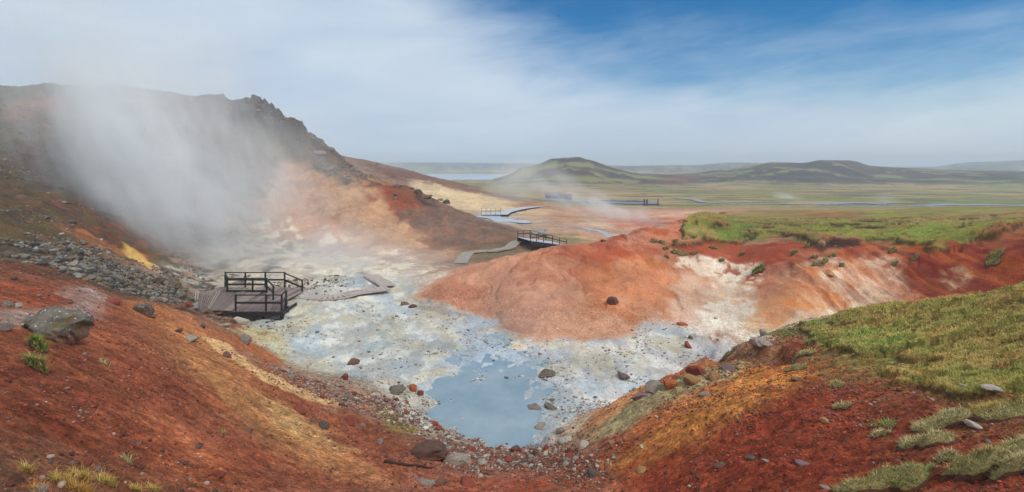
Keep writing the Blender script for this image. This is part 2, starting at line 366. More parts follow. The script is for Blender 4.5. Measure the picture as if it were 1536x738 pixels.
# ------------------------------------------------------------------ ground colour (surface colours, with some shade painted in)
CC = [
(0,560,140,68,42),(0,600,135,65,40),(100,650,142,66,40),(200,560,140,70,45),(200,650,158,78,48),(300,700,162,82,48),(100,738,115,80,58),(0,720,115,88,68),(200,738,125,75,50),
(300,640,170,95,60),(250,500,160,92,58),(300,540,172,120,72),(380,600,188,146,92),(450,650,172,122,72),(400,690,158,82,48),(500,700,142,72,45),(600,700,140,72,45),(350,560,180,138,84),
(400,565,140,76,50),(450,600,140,76,52),(520,640,142,80,52),(600,655,125,75,50),(340,485,118,62,46),(370,520,170,100,60),(340,530,150,80,52),(50,520,140,75,48),(60,560,120,60,42),
(250,460,118,72,52),(200,475,140,76,50),(150,500,150,80,50),(50,440,148,74,46),(80,425,130,76,56),(20,400,108,66,48),(250,580,136,70,46),(330,600,168,92,56),(150,600,138,66,42),
(100,390,82,78,68),(200,430,95,88,75),(150,410,88,82,68),(150,340,165,76,36),(120,310,128,70,46),(60,330,100,82,46),(0,350,92,78,46),(30,290,95,76,52),(0,250,92,80,60),(0,180,84,84,62),
(60,240,88,76,66),(100,250,78,70,68),(180,300,66,62,62),(205,380,180,110,55),(180,350,160,80,40),(30,140,72,76,48),(100,140,78,72,62),(92,158,160,95,65),(200,200,66,62,64),(250,250,60,58,60),
(300,250,64,60,60),(350,300,110,84,70),(300,350,80,74,70),(330,390,190,172,145),(380,350,205,185,150),(400,200,80,72,70),(440,190,56,54,56),(450,222,88,90,44),(480,250,88,74,58),(430,260,120,82,64),
(450,300,165,118,88),(480,340,172,122,86),(520,300,175,124,80),(560,310,190,132,72),(560,350,175,116,74),(600,300,148,64,40),(620,312,96,64,50),(650,330,84,66,60),(700,350,82,68,62),(730,350,80,66,60),
(640,370,130,90,70),(600,360,182,124,78),(600,385,190,155,130),(540,385,222,200,170),(480,370,215,198,172),(420,370,210,198,172),(660,385,145,108,86),(760,360,90,76,50),(700,382,112,95,74),(740,385,112,98,76),
(300,420,190,188,178),(400,415,192,184,170),(500,420,180,178,170),(560,420,178,172,160),(620,420,190,178,162),(480,440,172,166,156),(550,460,186,186,172),(450,480,186,180,150),(400,500,182,172,130),
(500,510,192,188,170),(450,520,182,180,152),(540,540,172,174,160),(580,510,158,164,146),(620,490,212,212,198),(600,470,196,196,182),(650,460,150,128,116),(620,560,168,176,174),(700,520,165,175,190),
(760,560,150,170,188),(720,600,130,160,180),(780,640,120,150,175),(860,560,172,172,174),(820,540,165,166,172),(780,520,182,166,140),(900,540,198,194,194),(950,550,208,208,208),(960,530,190,178,172),
(900,520,208,196,186),(1000,510,212,204,194),(1050,500,218,206,192),(880,600,200,188,174),(860,640,192,168,140),(700,490,170,178,188),(640,612,150,140,130),(600,598,140,120,105),(560,575,165,158,142),
(700,670,108,72,55),(760,690,130,74,54),(840,690,128,72,52),(700,738,148,76,48),(800,738,158,72,44),
(660,430,184,128,102),(720,430,178,126,104),(760,400,188,122,86),(800,430,170,114,92),(830,460,172,126,108),(780,480,186,144,126),(850,500,196,160,144),(700,450,190,144,122),(880,380,178,92,58),(850,400,166,96,70),
(920,400,172,86,50),(950,380,156,66,42),(1000,370,156,68,44),(900,372,170,66,42),(980,400,188,98,44),(920,430,180,102,56),(920,480,188,128,96),(960,450,192,128,90),(1000,360,160,74,50),(1020,342,158,66,44),
(1060,400,204,168,140),(1020,400,212,180,152),(1060,420,186,144,120),(1000,440,206,174,152),(1040,450,180,138,112),(980,490,206,174,156),(1000,480,198,162,142),(1100,460,200,196,178),(1070,460,218,212,198),
(1120,480,206,200,180),(1100,420,212,196,172),(1110,380,150,64,42),(1180,372,144,54,36),(1060,380,158,70,48),(1150,400,156,70,46),(1150,440,194,140,86),(1180,430,188,112,52),(1200,400,178,112,70),
(1200,460,190,126,68),(1150,480,216,184,146),(1240,420,186,108,56),(1240,400,196,168,142),(1280,440,194,156,124),(1300,410,190,156,128),(1330,420,192,156,128),(1365,405,160,78,50),(1380,430,122,44,30),
(1420,420,112,38,26),(1300,390,126,42,30),(1450,395,112,38,24),(1500,400,144,56,28),(1536,395,134,48,28),(1240,465,202,194,170),(1220,480,216,194,164),(1440,425,140,70,48),
(1080,357,82,122,42),(1120,352,88,126,46),(1060,345,104,106,54),(1150,342,106,112,56),(1250,350,108,108,52),(1240,370,96,108,50),(1200,350,92,86,50),(1350,355,112,136,54),(1400,352,108,136,54),(1450,347,122,122,64),
(1536,338,122,122,64),(1300,340,108,104,60),(1100,332,122,116,64),(1045,337,144,70,50),(1200,320,128,118,70),(1400,320,128,122,74),(1536,320,128,118,74),(1250,323,150,86,62),(980,332,160,84,62),(950,336,186,124,102),
(1000,322,200,160,132),(1330,375,118,40,30),
(1200,492,96,128,58),(1250,500,88,126,58),(1300,520,114,120,56),(1350,480,140,114,62),(1400,500,126,120,62),(1450,462,120,120,62),(1500,500,138,118,66),(1536,450,124,124,62),(1400,550,118,124,56),(1450,560,110,120,56),
(1536,560,124,118,66),(1300,470,122,98,58),(1500,580,124,128,60),
(1400,640,130,58,38),(1300,605,132,62,42),(1300,700,128,54,34),(1536,700,128,56,38),(1450,700,130,56,38),(1200,700,132,56,36),(1200,620,122,56,36),(1200,575,156,80,40),(1100,700,148,62,36),(1000,720,155,66,40),
(1150,650,126,56,36),(1080,522,160,78,42),(1180,530,130,62,40),(1130,575,204,132,50),(1080,612,196,134,60),(1050,640,184,106,50),(1000,660,182,98,46),(1000,605,172,108,58),(960,640,168,100,56),(980,590,148,138,100),
(1030,575,152,138,96),(930,620,144,134,100),(900,640,170,138,104),(1030,552,186,104,54),(950,600,160,140,100),(1080,560,148,132,90),(900,690,164,84,46),(950,700,160,76,42),(1180,572,196,112,42),(1100,640,160,80,44),
(680,287,196,174,138),(600,255,104,74,64),(700,281,118,92,76),(760,306,172,138,108),(785,302,166,112,84),(800,318,192,160,126),(750,330,170,165,155),(850,325,172,134,110),(900,335,190,162,138),(870,342,154,132,118),
(850,347,178,144,120),(940,350,200,186,176),(880,355,186,144,116),(850,357,124,118,80),(830,300,150,130,110),(660,275,112,84,72),(640,262,108,78,68),
]
CC = np.array(CC, float)
cpos = cast(CC[:, 0], CC[:, 1]); crgb = lin(CC[:, 2:5])
_l = crgb.mean(1, keepdims=True); _w = np.clip((crgb[:, :1] - crgb[:, 2:3]) / crgb[:, :1] * 1.6 - .25, 0, 1)
crgb = np.clip(_l + (crgb - _l) * (1 - .03 * _w), .004, .9)
extra_c = np.array([(-30,60,6,90,76,58),(-60,100,12,84,78,60),(2,3,-2.5,140,66,42),(-5,2,-2,138,68,44),(6,2,-2.4,130,58,38),(0,-2,-1.7,135,64,42)], float)
cpos = np.vstack([cpos, extra_c[:, :3]]); crgb = np.vstack([crgb, lin(extra_c[:, 3:6])])
ck_t, ck_l = polar(cpos[:, 0], cpos[:, 1])
def elev_metric(z, r): return z / r
ck = np.stack([ck_t, ck_l * .42, cpos[:, 2] / np.sqrt(cpos[:, 0] ** 2 + cpos[:, 1] ** 2 + 1) * 1.0], 1).astype(np.float32)
def colour_at(x, y, z):
    sh = x.shape; r = np.sqrt(x * x + y * y + 1)
    t, l = polar(x, y); q = np.stack([t.ravel(), l.ravel() * .42, (z / r).ravel()], 1).astype(np.float32)
    out = np.empty((len(q), 3), np.float32); c32 = crgb.astype(np.float32)
    for i in range(0, len(q), 40000):
        d = ((q[i:i + 40000, None, :] - ck[None]) ** 2).sum(-1)
        w = 1.0 / (d + 1.5e-4) ** 1.5
        out[i:i + 40000] = (w @ c32) / w.sum(1, keepdims=True)
    return out.reshape(sh + (3,))
wa = .30 * np.clip(GR / 14, .6, 5)
s1 = fbm(NU / .9, NV / .9, 5, 701, .6); s2 = fbm(NU / .9, NV / .9, 5, 711, .6)
colr = refine(colour_at(GX[np.ix_(jc, ic)], GY[np.ix_(jc, ic)], Zb[np.ix_(jc, ic)]).astype(np.float32))
s3 = fbm(NU / 3.2, NV / 3.2, 4, 721, .6); s4 = fbm(NU / 3.2, NV / 3.2, 4, 731, .6)
colr = samp(colr, GX + s1 * wa * 2.4 + s3 * wa * 2.6, GY + s2 * wa * 2.4 + s4 * wa * 2.6)
def mixc(m, rgb):
    global colr
    m = np.clip(m, 0, 1)[..., None]; colr = colr * (1 - m) + lin(rgb) * m
# far colours
fn = fbm(GX / 45, GY / 12, 5, 801); fn2 = fbm(GX / 18, GY / 18, 5, 805, .6)
pl = 1 - sstep(-13.6, -11.5, Z)
far = sstep(120, 150, GY) * sstep(-60, -25, GX - 0 * GY)
far = far * (1 - sstep(-12, -10.5, Zb) * sstep(2, -8, GX) * (1 - sstep(215, 235, GR)))
far = np.maximum(far, sstep(240, 300, GR))
fc = lin((122,118,74))[None, None] * np.ones(GX.shape + (1,))
def mf(m, rgb):
    global fc
    m = np.clip(m, 0, 1)[..., None]; fc = fc * (1 - m) + lin(rgb) * m
mf(sstep(-.15, .2, fn), (150,128,92)); mf(sstep(-.05, .25, fbm(GX / 60, GY / 14, 4, 811)), (112,120,70)); mf(sstep(.1, .3, fbm(GX / 30, GY / 7, 4, 815)) * .7, (164,138,108)); mf(sstep(.12, .3, fbm(GX / 22, GY / 8, 5, 817, .6)) * .6, (84,72,54))
hillm = sstep(-13.4, -11.2, Z) * sstep(225, 262, GR)
hcol = lin((70,72,58))[None, None] * np.ones(GX.shape + (1,))
def mh(m, rgb):
    global hcol
    m = np.clip(m, 0, 1)[..., None]; hcol = hcol * (1 - m) + lin(rgb) * m
mh(sstep(-.2, .1, fn2), (52,42,46)); mh(sstep(-.05, .25, fbm(GX / 30, GY / 30, 4, 821)), (72,56,52)); mh(sstep(.15, .34, fbm(GX / 22, GY / 10, 4, 825)) * .8, (120,122,74))
redx = np.exp(-((GX / np.maximum(GY, 1) - .325 - (GY - 370) * .0006) / .035) ** 2) * np.exp(-((GY - 365) / 45) ** 2)
mh(redx * .6, (120,76,66))
mh(sstep(7, 13, w1 * 6 + 8) * 0, (0,0,0))
fc = fc * (1 - hillm[..., None]) + hcol * hillm[..., None]
colr = colr * (1 - far[..., None]) + fc * far[..., None]

# detail colouring
big = fbm(GX / 2.4, GY / 2.4, 4, 901)
grd = np.clip(hillw, 0, 1)
# scree and moss on the big hill
mixc(grd * sstep(.12, .3, fbm(GX / 1.6, GY / 3.4, 5, 905, .62)) * .55 * sstep(-22, -30, GX), (58,54,52))
mixc(stony * sstep(-.02, .18, fbm(GX / .9, GY / 1.2, 5, 911, .65)) * .8 * (1 - sstep(-12, -4, GX)) * sstep(.0, .2, fbm(GX / 6, GY / 6, 3, 913) + .12), (62,60,56))
mixc(stony * sstep(.15, .3, fbm(GX / 1.3, GY / 1.8, 5, 917, .6)) * .7 * sstep(-14, -20, GX), (88,80,50))
mixc(ca * sstep(.2, .5, cr_n) * .85, (50,48,50)); mixc(cc0 * .8, (52,50,52)); mixc(ca * sstep(.6, .75, cr_n) * .5, (96,92,90))
ridge_dark = area([(500,238),(540,258),(600,279),(650,302),(690,322),(680,330),(640,318),(600,296),(560,290),(520,268)], 1.5, .7)
mixc(ridge_dark * sstep(-.25, .15, fbm(GX / 1.6, GY / 1.6, 4, 921, .6)) * .85, (60,50,46))
hn = fbm(GX / 1.2, GY / 2.6, 5, 923, .6)
HF = area([(395,300),(420,258),(455,250),(500,268),(545,286),(585,300),(618,338),(668,372),(690,388),(640,396),(560,388),(470,372),(400,360),(365,350)], 1.2, .5)
mixc(HF * .95, (170,132,106)); mixc(HF * sstep(.0, .3, hn) * .35, (190,156,128)); mixc(HF * sstep(.1, .3, -hn) * .35, (146,108,90))
mixc(area([(500,262),(560,292),(600,330),(640,372),(600,368),(560,345),(520,310),(490,280)], 1.0, .4) * .4, (184,142,98))
mixc(area([(420,275),(450,290),(500,340),(540,375),(500,372),(450,350),(410,330)], 1.0, .5) * .5, (188,134,104))
mixc(area([(560,280),(600,284),(635,305),(640,325),(610,322),(580,305)], .8, .5) * .8, (132,72,52))
DS = area([(612,318),(650,308),(690,322),(740,340),(782,357),(740,368),(690,374),(655,376),(632,350)], .9, .5)
mixc(DS * .8, (116,94,82)); mixc(DS * sstep(.05, .25, hn) * .5, (146,104,80))
# white crust at the hill foot
wh = area([(340,335),(400,330),(460,340),(510,352),(560,364),(620,390),(640,408),(560,420),(400,415),(330,410)], 2.0, 1.0)
mixc(wh * sstep(-.05, .25, fbm(GX / 1.5, GY / 2.5, 5, 925, .62)) * .75, (228,214,188))
mixc(stony * (1 - HF) * sstep(-18, -26, GX) * .35, (84,66,54))
# pale and yellow streaks of the left slope
fib = fbm((GX * .14 + GY * .99) / .30, (GX * .99 - GY * .14) / 3.0, 4, 927, .6)
mixc(area([(246,488),(300,498),(365,545),(430,592),(500,640),(540,700),(480,700),(420,662),(345,604),(290,548)], .45, .35) * np.clip(.75 + fib * .8, 0, 1), (186,130,80))
mixc(area([(385,588),(430,600),(500,648),(520,680),(470,672),(410,630)], .35, .3) * .7, (196,166,112))
mixc(area([(296,520),(345,545),(400,585),(450,625),(430,632),(370,600),(310,550)], .3, .3) * np.clip(.4 + fib, 0, .8), (132,72,50))
mixc(area([(372,556),(440,588),(520,625),(600,650),(600,690),(520,668),(450,622),(395,585)], .3, .3) * .8, (136,74,50))
mixc(area([(205,615),(260,635),(310,680),(370,738),(300,738),(250,690)], .3, .3) * np.clip(.5 + fib * 1.4, 0, 1) * .8, (188,112,70))
mixc(area([(240,560),(300,600),(380,660),(440,738),(390,738),(320,670),(250,610)], .25, .3) * .55, (118,58,44))
lsl = sstep(2, -2, GX) * (1 - sstep(20, 24, GY)) * (1 - stony)
fib2 = fbm((GX * .14 + GY * .99) / .14, (GX * .99 - GY * .14) / 1.8, 4, 929, .6)
fm_ = sstep(-.25, .3, fbm(GX / 2.5, GY / 1.5, 3, 933))
mixc(lsl * fm_ * sstep(.1, .35, fib2) * .25, (168,106,70)); mixc(lsl * fm_ * sstep(.08, .35, -fib2) * .3, (96,54,42)); mixc(lsl * .22, (128,80,58))
mixc(area([(190,455),(260,462),(330,510),(300,520),(250,500),(190,480)], .3, .3) * .5, (176,116,74)); mixc(area([(470,640),(540,690),(600,725),(560,738),(490,715),(420,668)], .3, .3) * .5, (178,124,82))
mixc(area([(300,503),(345,520),(400,560),(470,588),(520,604),(515,612),(455,596),(395,572),(330,530)], .14, .1) * .85, (214,174,122))
mixc(area([(190,362),(215,378),(232,398),(225,402),(205,390),(188,376)], .3, .12) * .9, (214,172,98))
mixc(area([(0,462),(50,462),(60,480),(0,492)], .2, .12), (150,124,112))
mixc((.6 + .4 * sstep(-.2, .2, tuft)) * area([(98,436),(135,430),(165,448),(158,466),(125,476),(85,480),(60,486),(0,492),(0,468),(60,466),(100,460)], .25, .2), (158,136,126))
mixc(area([(560,610),(600,618),(650,645),(640,655),(590,645)], .3, .25) * (.5 + .5 * sstep(-.2, .2, tuft)), (122,118,44))
# second ridge: sandy wall
mixc(area([(530,240),(600,252),(650,266),(700,280),(790,298),(770,303),(700,287),(650,275),(600,268)], 2, .6) * .75, (112,82,72))
mixc(area([(600,268),(650,276),(720,292),(770,302),(740,318),(700,316),(660,300)], 3, .8) * .7, (206,184,146))
# dome
bl0 = fbm(np.arctan2(GX - 6, 72 - GY) * 9 + .5 * w1, GR / 5, 5, 963, .6)
DM = area([(614,446),(655,420),(750,391),(850,370),(960,345),(1022,331),(1090,362),(1050,392),(1010,430),(975,480),(935,505),(870,514),(800,508),(740,488),(685,466)], .5, .35)
floor = floor * (1 - DM); a_sheet = a_sheet * (1 - DM)
mixc(DM * .85, (168,112,78))
mixc(area([(690,466),(760,480),(850,470),(960,480),(950,508),(870,516),(800,510),(735,490)], .8, .5) * .5, (186,148,126))
mixc((1 - a_turf) * area([(790,384),(850,370),(960,346),(1022,332),(1085,362),(1040,385),(990,372),(930,392),(870,395)], .6, .5) * .85, (160,72,44))
mixc(area([(890,400),(940,385),(1000,385),(1012,410),(985,445),(950,470),(905,450)], .8, .6) * .7, (184,104,54))
mixc(area([(615,446),(655,420),(740,394),(790,400),(800,440),(740,480),(680,464)], .8, .5) * .5, (178,134,114))
mixc(area([(770,400),(840,400),(870,430),(850,470),(800,465),(775,430)], .9, .5) * .45, (158,108,92))  # shadowed blush on the dome face, painted into the ground colour
mixc(DM * sstep(.05, .3, bl0) * .4, (196,146,114)); mixc(DM * sstep(.05, .3, -bl0) * .4, (140,82,62)); mixc(DM * sstep(.12, .3, fbm(GX / .8, GY / 1.0, 5, 965, .65)) * .15, (196,154,124)); mixc(DM * sstep(.75, .92, ridged(GX / 1.6 + w1, GY / 2.2 + w2, 4, 967)) * .4, (120,68,54))
mixc((1 - a_turf) * area([(1090,362),(1180,368),(1290,385),(1290,395),(1200,392),(1140,412),(1100,398),(1060,385),(1030,380),(1045,365)], .6, .5) * .75, (148,62,42))
mixc((1 - a_turf) * area([(1365,384),(1536,352),(1640,345),(1640,425),(1536,428),(1440,445),(1395,445),(1372,420)], .5, .5) * .75, (112,38,28))
mixc(area([(1462,400),(1536,380),(1600,390),(1536,415),(1475,425)], .5, .5) * .5, (158,76,40))
# white deposits of the right bowl
for poly, c, m in [([(1010,388),(1040,382),(1085,390),(1125,398),(1145,414),(1120,436),(1085,430),(1060,410),(1020,405)], (222,210,190), .95),
                   ([(1050,446),(1085,438),(1135,450),(1128,475),(1100,495),(1055,488),(1042,470)], (220,217,204), .95),
                   ([(960,505),(1050,488),(1160,495),(1180,488),(1150,510),(1060,520),(960,520)], (222,212,200), .8),
                   ([(1222,392),(1254,388),(1272,425),(1246,440)], (214,196,172), .8),
                   ([(1290,392),(1345,392),(1380,440),(1300,456),(1265,448),(1275,410)], (208,184,160), .8),
                   ([(1436,412),(1448,414),(1452,438),(1434,440)], (214,190,150), .75),
                   ([(1236,448),(1262,452),(1252,476),(1212,490),(1190,494)], (216,204,178), .7)]:
    mixc(area(poly, .35, .35) * sstep(-.35, .1, fbm(GX / .5, GY / .9, 5, 931, .6)) * m, c)
# vertical stains on the cliff face
st = fbm(GX / .45, GY / 5, 4, 941, .6)
mixc(cl_r * (1 - a_turf) * sstep(.08, .3, st) * .5, (176,96,44)); mixc(cl_r * (1 - a_turf) * sstep(.12, .3, -st) * .5, (110,44,32))
rb = fbm((GX * .94 + GY * .34) / 2.6, (GY * .94 - GX * .34) / .3, 4, 943, .6)
rsl = sstep(1.5, 4, GX) * (1 - sstep(19, 22, GY)) * (1 - a_mead)
rb2 = fbm((GX * .94 + GY * .34) / 1.2, (GY * .94 - GX * .34) / .16, 4, 947, .6)
mixc(rsl * sstep(.1, .35, rb2) * .3, (160,84,50)); mixc(rsl * sstep(.05, .3, -rb2) * .4, (92,44,34))
mixc(area([(1195,548),(1130,556),(1060,592),(985,645),(900,698),(945,708),(1050,662),(1130,618),(1215,582)], .35, .3) * np.clip(.65 + rb, 0, 1), (188,126,66))
mixc(area([(955,585),(1040,560),(1112,543),(1095,572),(1015,602),(935,645),(885,665),(900,625)], .3, .25) * .85, (150,140,104))
mixc(area([(1090,580),(1000,632),(905,680),(880,690),(930,660),(1010,610),(1080,575)], .3, .25) * .5, (186,104,58))
mixc(area([(900,640),(965,585),(1010,552),(1030,545),(1000,556),(940,590),(870,650)], .3, .25) * .8, (206,140,92))
mixc(area([(1220,570),(1130,628),(1050,672),(930,720),(1000,760),(1250,760),(1320,650)], .35, .3) * .75, (132,58,38))
# basin floor mottling
fm = fbm(GX / .7, GY / 1.1, 6, 951, .62); fm2 = fbm(GX / 1.9, GY / 2.4, 5, 957, .6)
mixc(a_sheet * .8, (164,176,190))
mixc(floor * .6, (168,175,179)); mixc(floor * sstep(.05, .28, fm) * .4, (224,224,216)); mixc(floor * sstep(.12, .32, -fm) * .4, (134,138,136))
mixc(floor * sstep(.14, .3, fm2) * .4, (184,172,136)); mixc(floor * sstep(.16, .34, -fm2) * .55, (150,168,180))
mixc(a_sheet * .8, (146,162,176)); mixc(a_sheet * sstep(.1, .3, fm) * .4, (176,182,186))
mixc(area([(760,514),(790,515),(788,524),(755,522)], .3, .3) * .8, (196,164,118)); mixc(area([(610,450),(660,452),(690,478),(650,478),(620,465)], .5, .6) * .6, (120,104,92))
# dome: blushes
bl = fbm(np.arctan2(GX - 6, 72 - GY) * 14 + .5 * w1, GR / 4, 5, 961, .6)
mixc(dome * sstep(.1, .35, bl) * .35, (192,146,122)); mixc(dome * sstep(.1, .35, -bl) * .25, (168,98,72))
# turf colours
for am, sc in ((a_turf, 1.6), (a_mead, .8)):
    mixc(am * sstep(.02, .22, fbm(GX / sc, GY / sc, 5, 971, .6)) * .6, (134,108,62)); mixc(am * sstep(.12, .34, fbm(GX / sc, GY / sc, 5, 975, .6)) * .4, (88,104,48))
mixc(hole, (62,40,32))
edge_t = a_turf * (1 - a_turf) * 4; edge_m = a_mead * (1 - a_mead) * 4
mixc(a_mead * .5, (138,130,70)); mixc(a_mead * area([(1184,492),(1240,478),(1330,500),(1380,530),(1300,532),(1230,512)], .4, .4) * .6, (98,130,60)); mixc(a_mead * sstep(.05, .3, fbm(GX / .9, GY / .6, 5, 979, .6)) * .55, (160,124,76)); mixc(a_turf * sstep(.0, .3, fbm(GX / 5, GY / 4, 3, 983)) * .5, (128,140,60))
mixc(area([(1030,345),(1090,336),(1150,342),(1150,352),(1108,368),(1062,363),(1035,371)], .5, .4) * a_turf * .6 * sstep(-.3, .2, fbm(GX / 1.5, GY / 1.5, 4, 985, .6)), (90,116,50)); mixc(area([(1330,350),(1420,342),(1470,352),(1440,368),(1400,374),(1350,364)], .5, .4) * a_turf * .5, (118,138,60))
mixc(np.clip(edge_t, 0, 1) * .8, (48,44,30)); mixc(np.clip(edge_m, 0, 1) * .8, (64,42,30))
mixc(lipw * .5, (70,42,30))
# red soil speckle
spk = fbm(GX / .12, GY / .12, 3, 981, .7) * np.clip(14 / GR, 0, 1)
colr = colr * 1.05 * (1 + .45 * (fbm(GX / .17, GY / .17, 2, 995, .7) * np.clip(16 / GR, 0, 1) * bare)[..., None]) * (1 + (big * .22 * mid + .16 * fbm(GX / .5, GY / .5, 4, 991, .6) * bare)[..., None])
colr = np.clip(colr, .004, .85)
grit = np.clip(bare * (1 - floor) + .3, 0, 1) * (1 - a_pool)
wet = np.clip(floor * .8 + a_sheet * .4, 0, 1)

def set_custom(o, **k):
    for a, v in k.items(): o[a] = v
def grid_mesh(name, X, Y, Zz, colours=None, extra=None):
    nr, nc = X.shape
    me = bpy.data.meshes.new(name)
    co = np.stack([X, Y, Zz], -1).reshape(-1, 3).astype(np.float32)
    idx = np.arange(nr * nc).reshape(nr, nc)
    q = np.stack([idx[:-1, :-1], idx[:-1, 1:], idx[1:, 1:], idx[1:, :-1]], -1).reshape(-1, 4)[:, ::-1]
    me.vertices.add(len(co)); me.vertices.foreach_set('co', co.ravel())
    me.loops.add(q.size); me.loops.foreach_set('vertex_index', q.ravel().astype(np.int32))
    me.polygons.add(len(q)); me.polygons.foreach_set('loop_start', np.arange(0, q.size, 4, dtype=np.int32))
    me.polygons.foreach_set('use_smooth', np.ones(len(q), bool))
    me.update(calc_edges=True)
    if colours is not None:
        at = me.attributes.new('tint', 'FLOAT_COLOR', 'POINT'); c4 = np.ones((len(co), 4), np.float32); c4[:, :3] = colours.reshape(-1, 3)
        at.data.foreach_set('color', c4.ravel())
    for k, v in (extra or {}).items():
        at = me.attributes.new(k, 'FLOAT', 'POINT'); at.data.foreach_set('value', v.ravel().astype(np.float32))
    o = bpy.data.objects.new(name, me); COL.objects.link(o); return o

# ------------------------------------------------------------------ materials
def mat(name):
    m = bpy.data.materials.new(name); m.use_nodes = True; nt = m.node_tree
    return m, nt, nt.nodes['Principled BSDF']
def mnode(nt, op, a, b=None):
    m = nt.nodes.new('ShaderNodeMath'); m.operation = op
    for i, v in enumerate((a, b)):
        if v is None: continue
        if isinstance(v, (int, float)): m.inputs[i].default_value = v
        else: nt.links.new(v, m.inputs[i])
    return m.outputs[0]
def tnoise(nt, scale, detail=4, rough=.6, coord='Object', stretch=None):
    tc = nt.nodes.new('ShaderNodeTexCoord'); n_ = nt.nodes.new('ShaderNodeTexNoise')
    n_.inputs['Scale'].default_value = scale; n_.inputs['Detail'].default_value = detail; n_.inputs['Roughness'].default_value = rough
    if stretch:
        mp = nt.nodes.new('ShaderNodeMapping'); mp.inputs['Scale'].default_value = stretch
        nt.links.new(tc.outputs[coord], mp.inputs[0]); nt.links.new(mp.outputs[0], n_.inputs[0])
    else: nt.links.new(tc.outputs[coord], n_.inputs[0])
    return n_.outputs[0]
def rng_node(nt, v, a, b, c, d):
    m = nt.nodes.new('ShaderNodeMapRange'); nt.links.new(v, m.inputs[0])
    for i, x in zip((1, 2, 3, 4), (a, b, c, d)): m.inputs[i].default_value = x
    return m.outputs[0]
def mulcol(nt, col, fac):
    v = nt.nodes.new('ShaderNodeVectorMath'); v.operation = 'SCALE'; nt.links.new(col, v.inputs[0])
    if isinstance(fac, (int, float)): v.inputs['Scale'].default_value = fac
    else: nt.links.new(fac, v.inputs['Scale'])
    return v.outputs[0]
def bump(nt, b, h, strength, dist):
    n_ = nt.nodes.new('ShaderNodeBump'); n_.inputs['Distance'].default_value = dist
    if isinstance(strength, (int, float)): n_.inputs['Strength'].default_value = strength
    else: nt.links.new(strength, n_.inputs['Strength'])
    nt.links.new(h, n_.inputs['Height']); nt.links.new(n_.outputs[0], b.inputs['Normal'])

def ground_material():
    m, nt, b = mat('geothermal_soil')
    at = nt.nodes.new('ShaderNodeAttribute'); at.attribute_name = 'tint'
    g = nt.nodes.new('ShaderNodeAttribute'); g.attribute_name = 'grit'
    w = nt.nodes.new('ShaderNodeAttribute'); w.attribute_name = 'wet'
    n1 = tnoise(nt, 9, 8, .72); n2 = tnoise(nt, 38, 5, .7); n3 = tnoise(nt, 1.1, 6, .6)
    vor = nt.nodes.new('ShaderNodeTexVoronoi'); vor.inputs['Scale'].default_value = 22
    tc = nt.nodes.new('ShaderNodeTexCoord'); nt.links.new(tc.outputs['Object'], vor.inputs[0])
    cell = nt.nodes.new('ShaderNodeSeparateColor'); nt.links.new(vor.outputs['Color'], cell.inputs[0])
    f1 = mnode(nt, 'ADD', rng_node(nt, n1, .25, .75, .55, 1.45), 0)
    f2 = rng_node(nt, n2, .3, .7, .72, 1.28)
    f3 = rng_node(nt, n3, .3, .7, .88, 1.12)
    f4 = rng_node(nt, cell.outputs[0], 0, 1, .72, 1.28)
    f = mnode(nt, 'MULTIPLY', mnode(nt, 'MULTIPLY', f1, f2), mnode(nt, 'MULTIPLY', f3, f4))
    v2 = nt.nodes.new('ShaderNodeTexVoronoi'); v2.inputs['Scale'].default_value = 11; v2.inputs['Randomness'].default_value = 1
    nt.links.new(tc.outputs['Object'], v2.inputs[0]); c2 = nt.nodes.new('ShaderNodeSeparateColor'); nt.links.new(v2.outputs['Color'], c2.inputs[0])
    near_c = rng_node(nt, v2.outputs['Distance'], .28, .38, 1, 0)
    dk = mnode(nt, 'MULTIPLY', rng_node(nt, c2.outputs[0], .80, .82, 0, .55), near_c); lt = mnode(nt, 'MULTIPLY', rng_node(nt, c2.outputs[1], .9, .91, 0, .8), near_c)
    f = mnode(nt, 'MULTIPLY', f, mnode(nt, 'MULTIPLY', mnode(nt, 'SUBTRACT', 1.0, dk), mnode(nt, 'ADD', 1.0, lt)))
    one = nt.nodes.new('ShaderNodeMix'); one.data_type = 'FLOAT'; nt.links.new(rng_node(nt, g.outputs['Fac'], 0, 1, .22, .95), one.inputs[0])
    one.inputs[2].default_value = 1.0; nt.links.new(f, one.inputs[3])
    nt.links.new(mulcol(nt, at.outputs['Color'], one.outputs[0]), b.inputs['Base Color'])
    nt.links.new(rng_node(nt, w.outputs['Fac'], 0, 1, .92, .5), b.inputs['Roughness'])
    b.inputs['Specular IOR Level'].default_value = .12
    h = mnode(nt, 'ADD', mnode(nt, 'MULTIPLY', n1, 1.0), mnode(nt, 'MULTIPLY', n2, .35))
    bump(nt, b, h, rng_node(nt, g.outputs['Fac'], 0, 1, .25, .9), .07)
    return m
def plain_mat(name, rgb, rough=.8, var=.25, scale=6, bmp=.3, bd=.02, spec=.3, rgb2=None, stretch=None):
    m, nt, b = mat(name)
    n_ = tnoise(nt, scale, 6, .65, stretch=stretch)
    mx = nt.nodes.new('ShaderNodeMix'); mx.data_type = 'RGBA'
    c1 = lin(rgb); c2 = lin(rgb2) if rgb2 else np.clip(c1 * (1 - var), 0, 1)
    nt.links.new(rng_node(nt, n_, .35, .65, 0, 1), mx.inputs[0])
    mx.inputs[6].default_value = (*c1, 1); mx.inputs[7].default_value = (*c2, 1)
    nt.links.new(mx.outputs[2], b.inputs['Base Color']); b.inputs['Roughness'].default_value = rough
    b.inputs['Specular IOR Level'].default_value = spec
    if bmp: bump(nt, b, n_, bmp, bd)
    return m
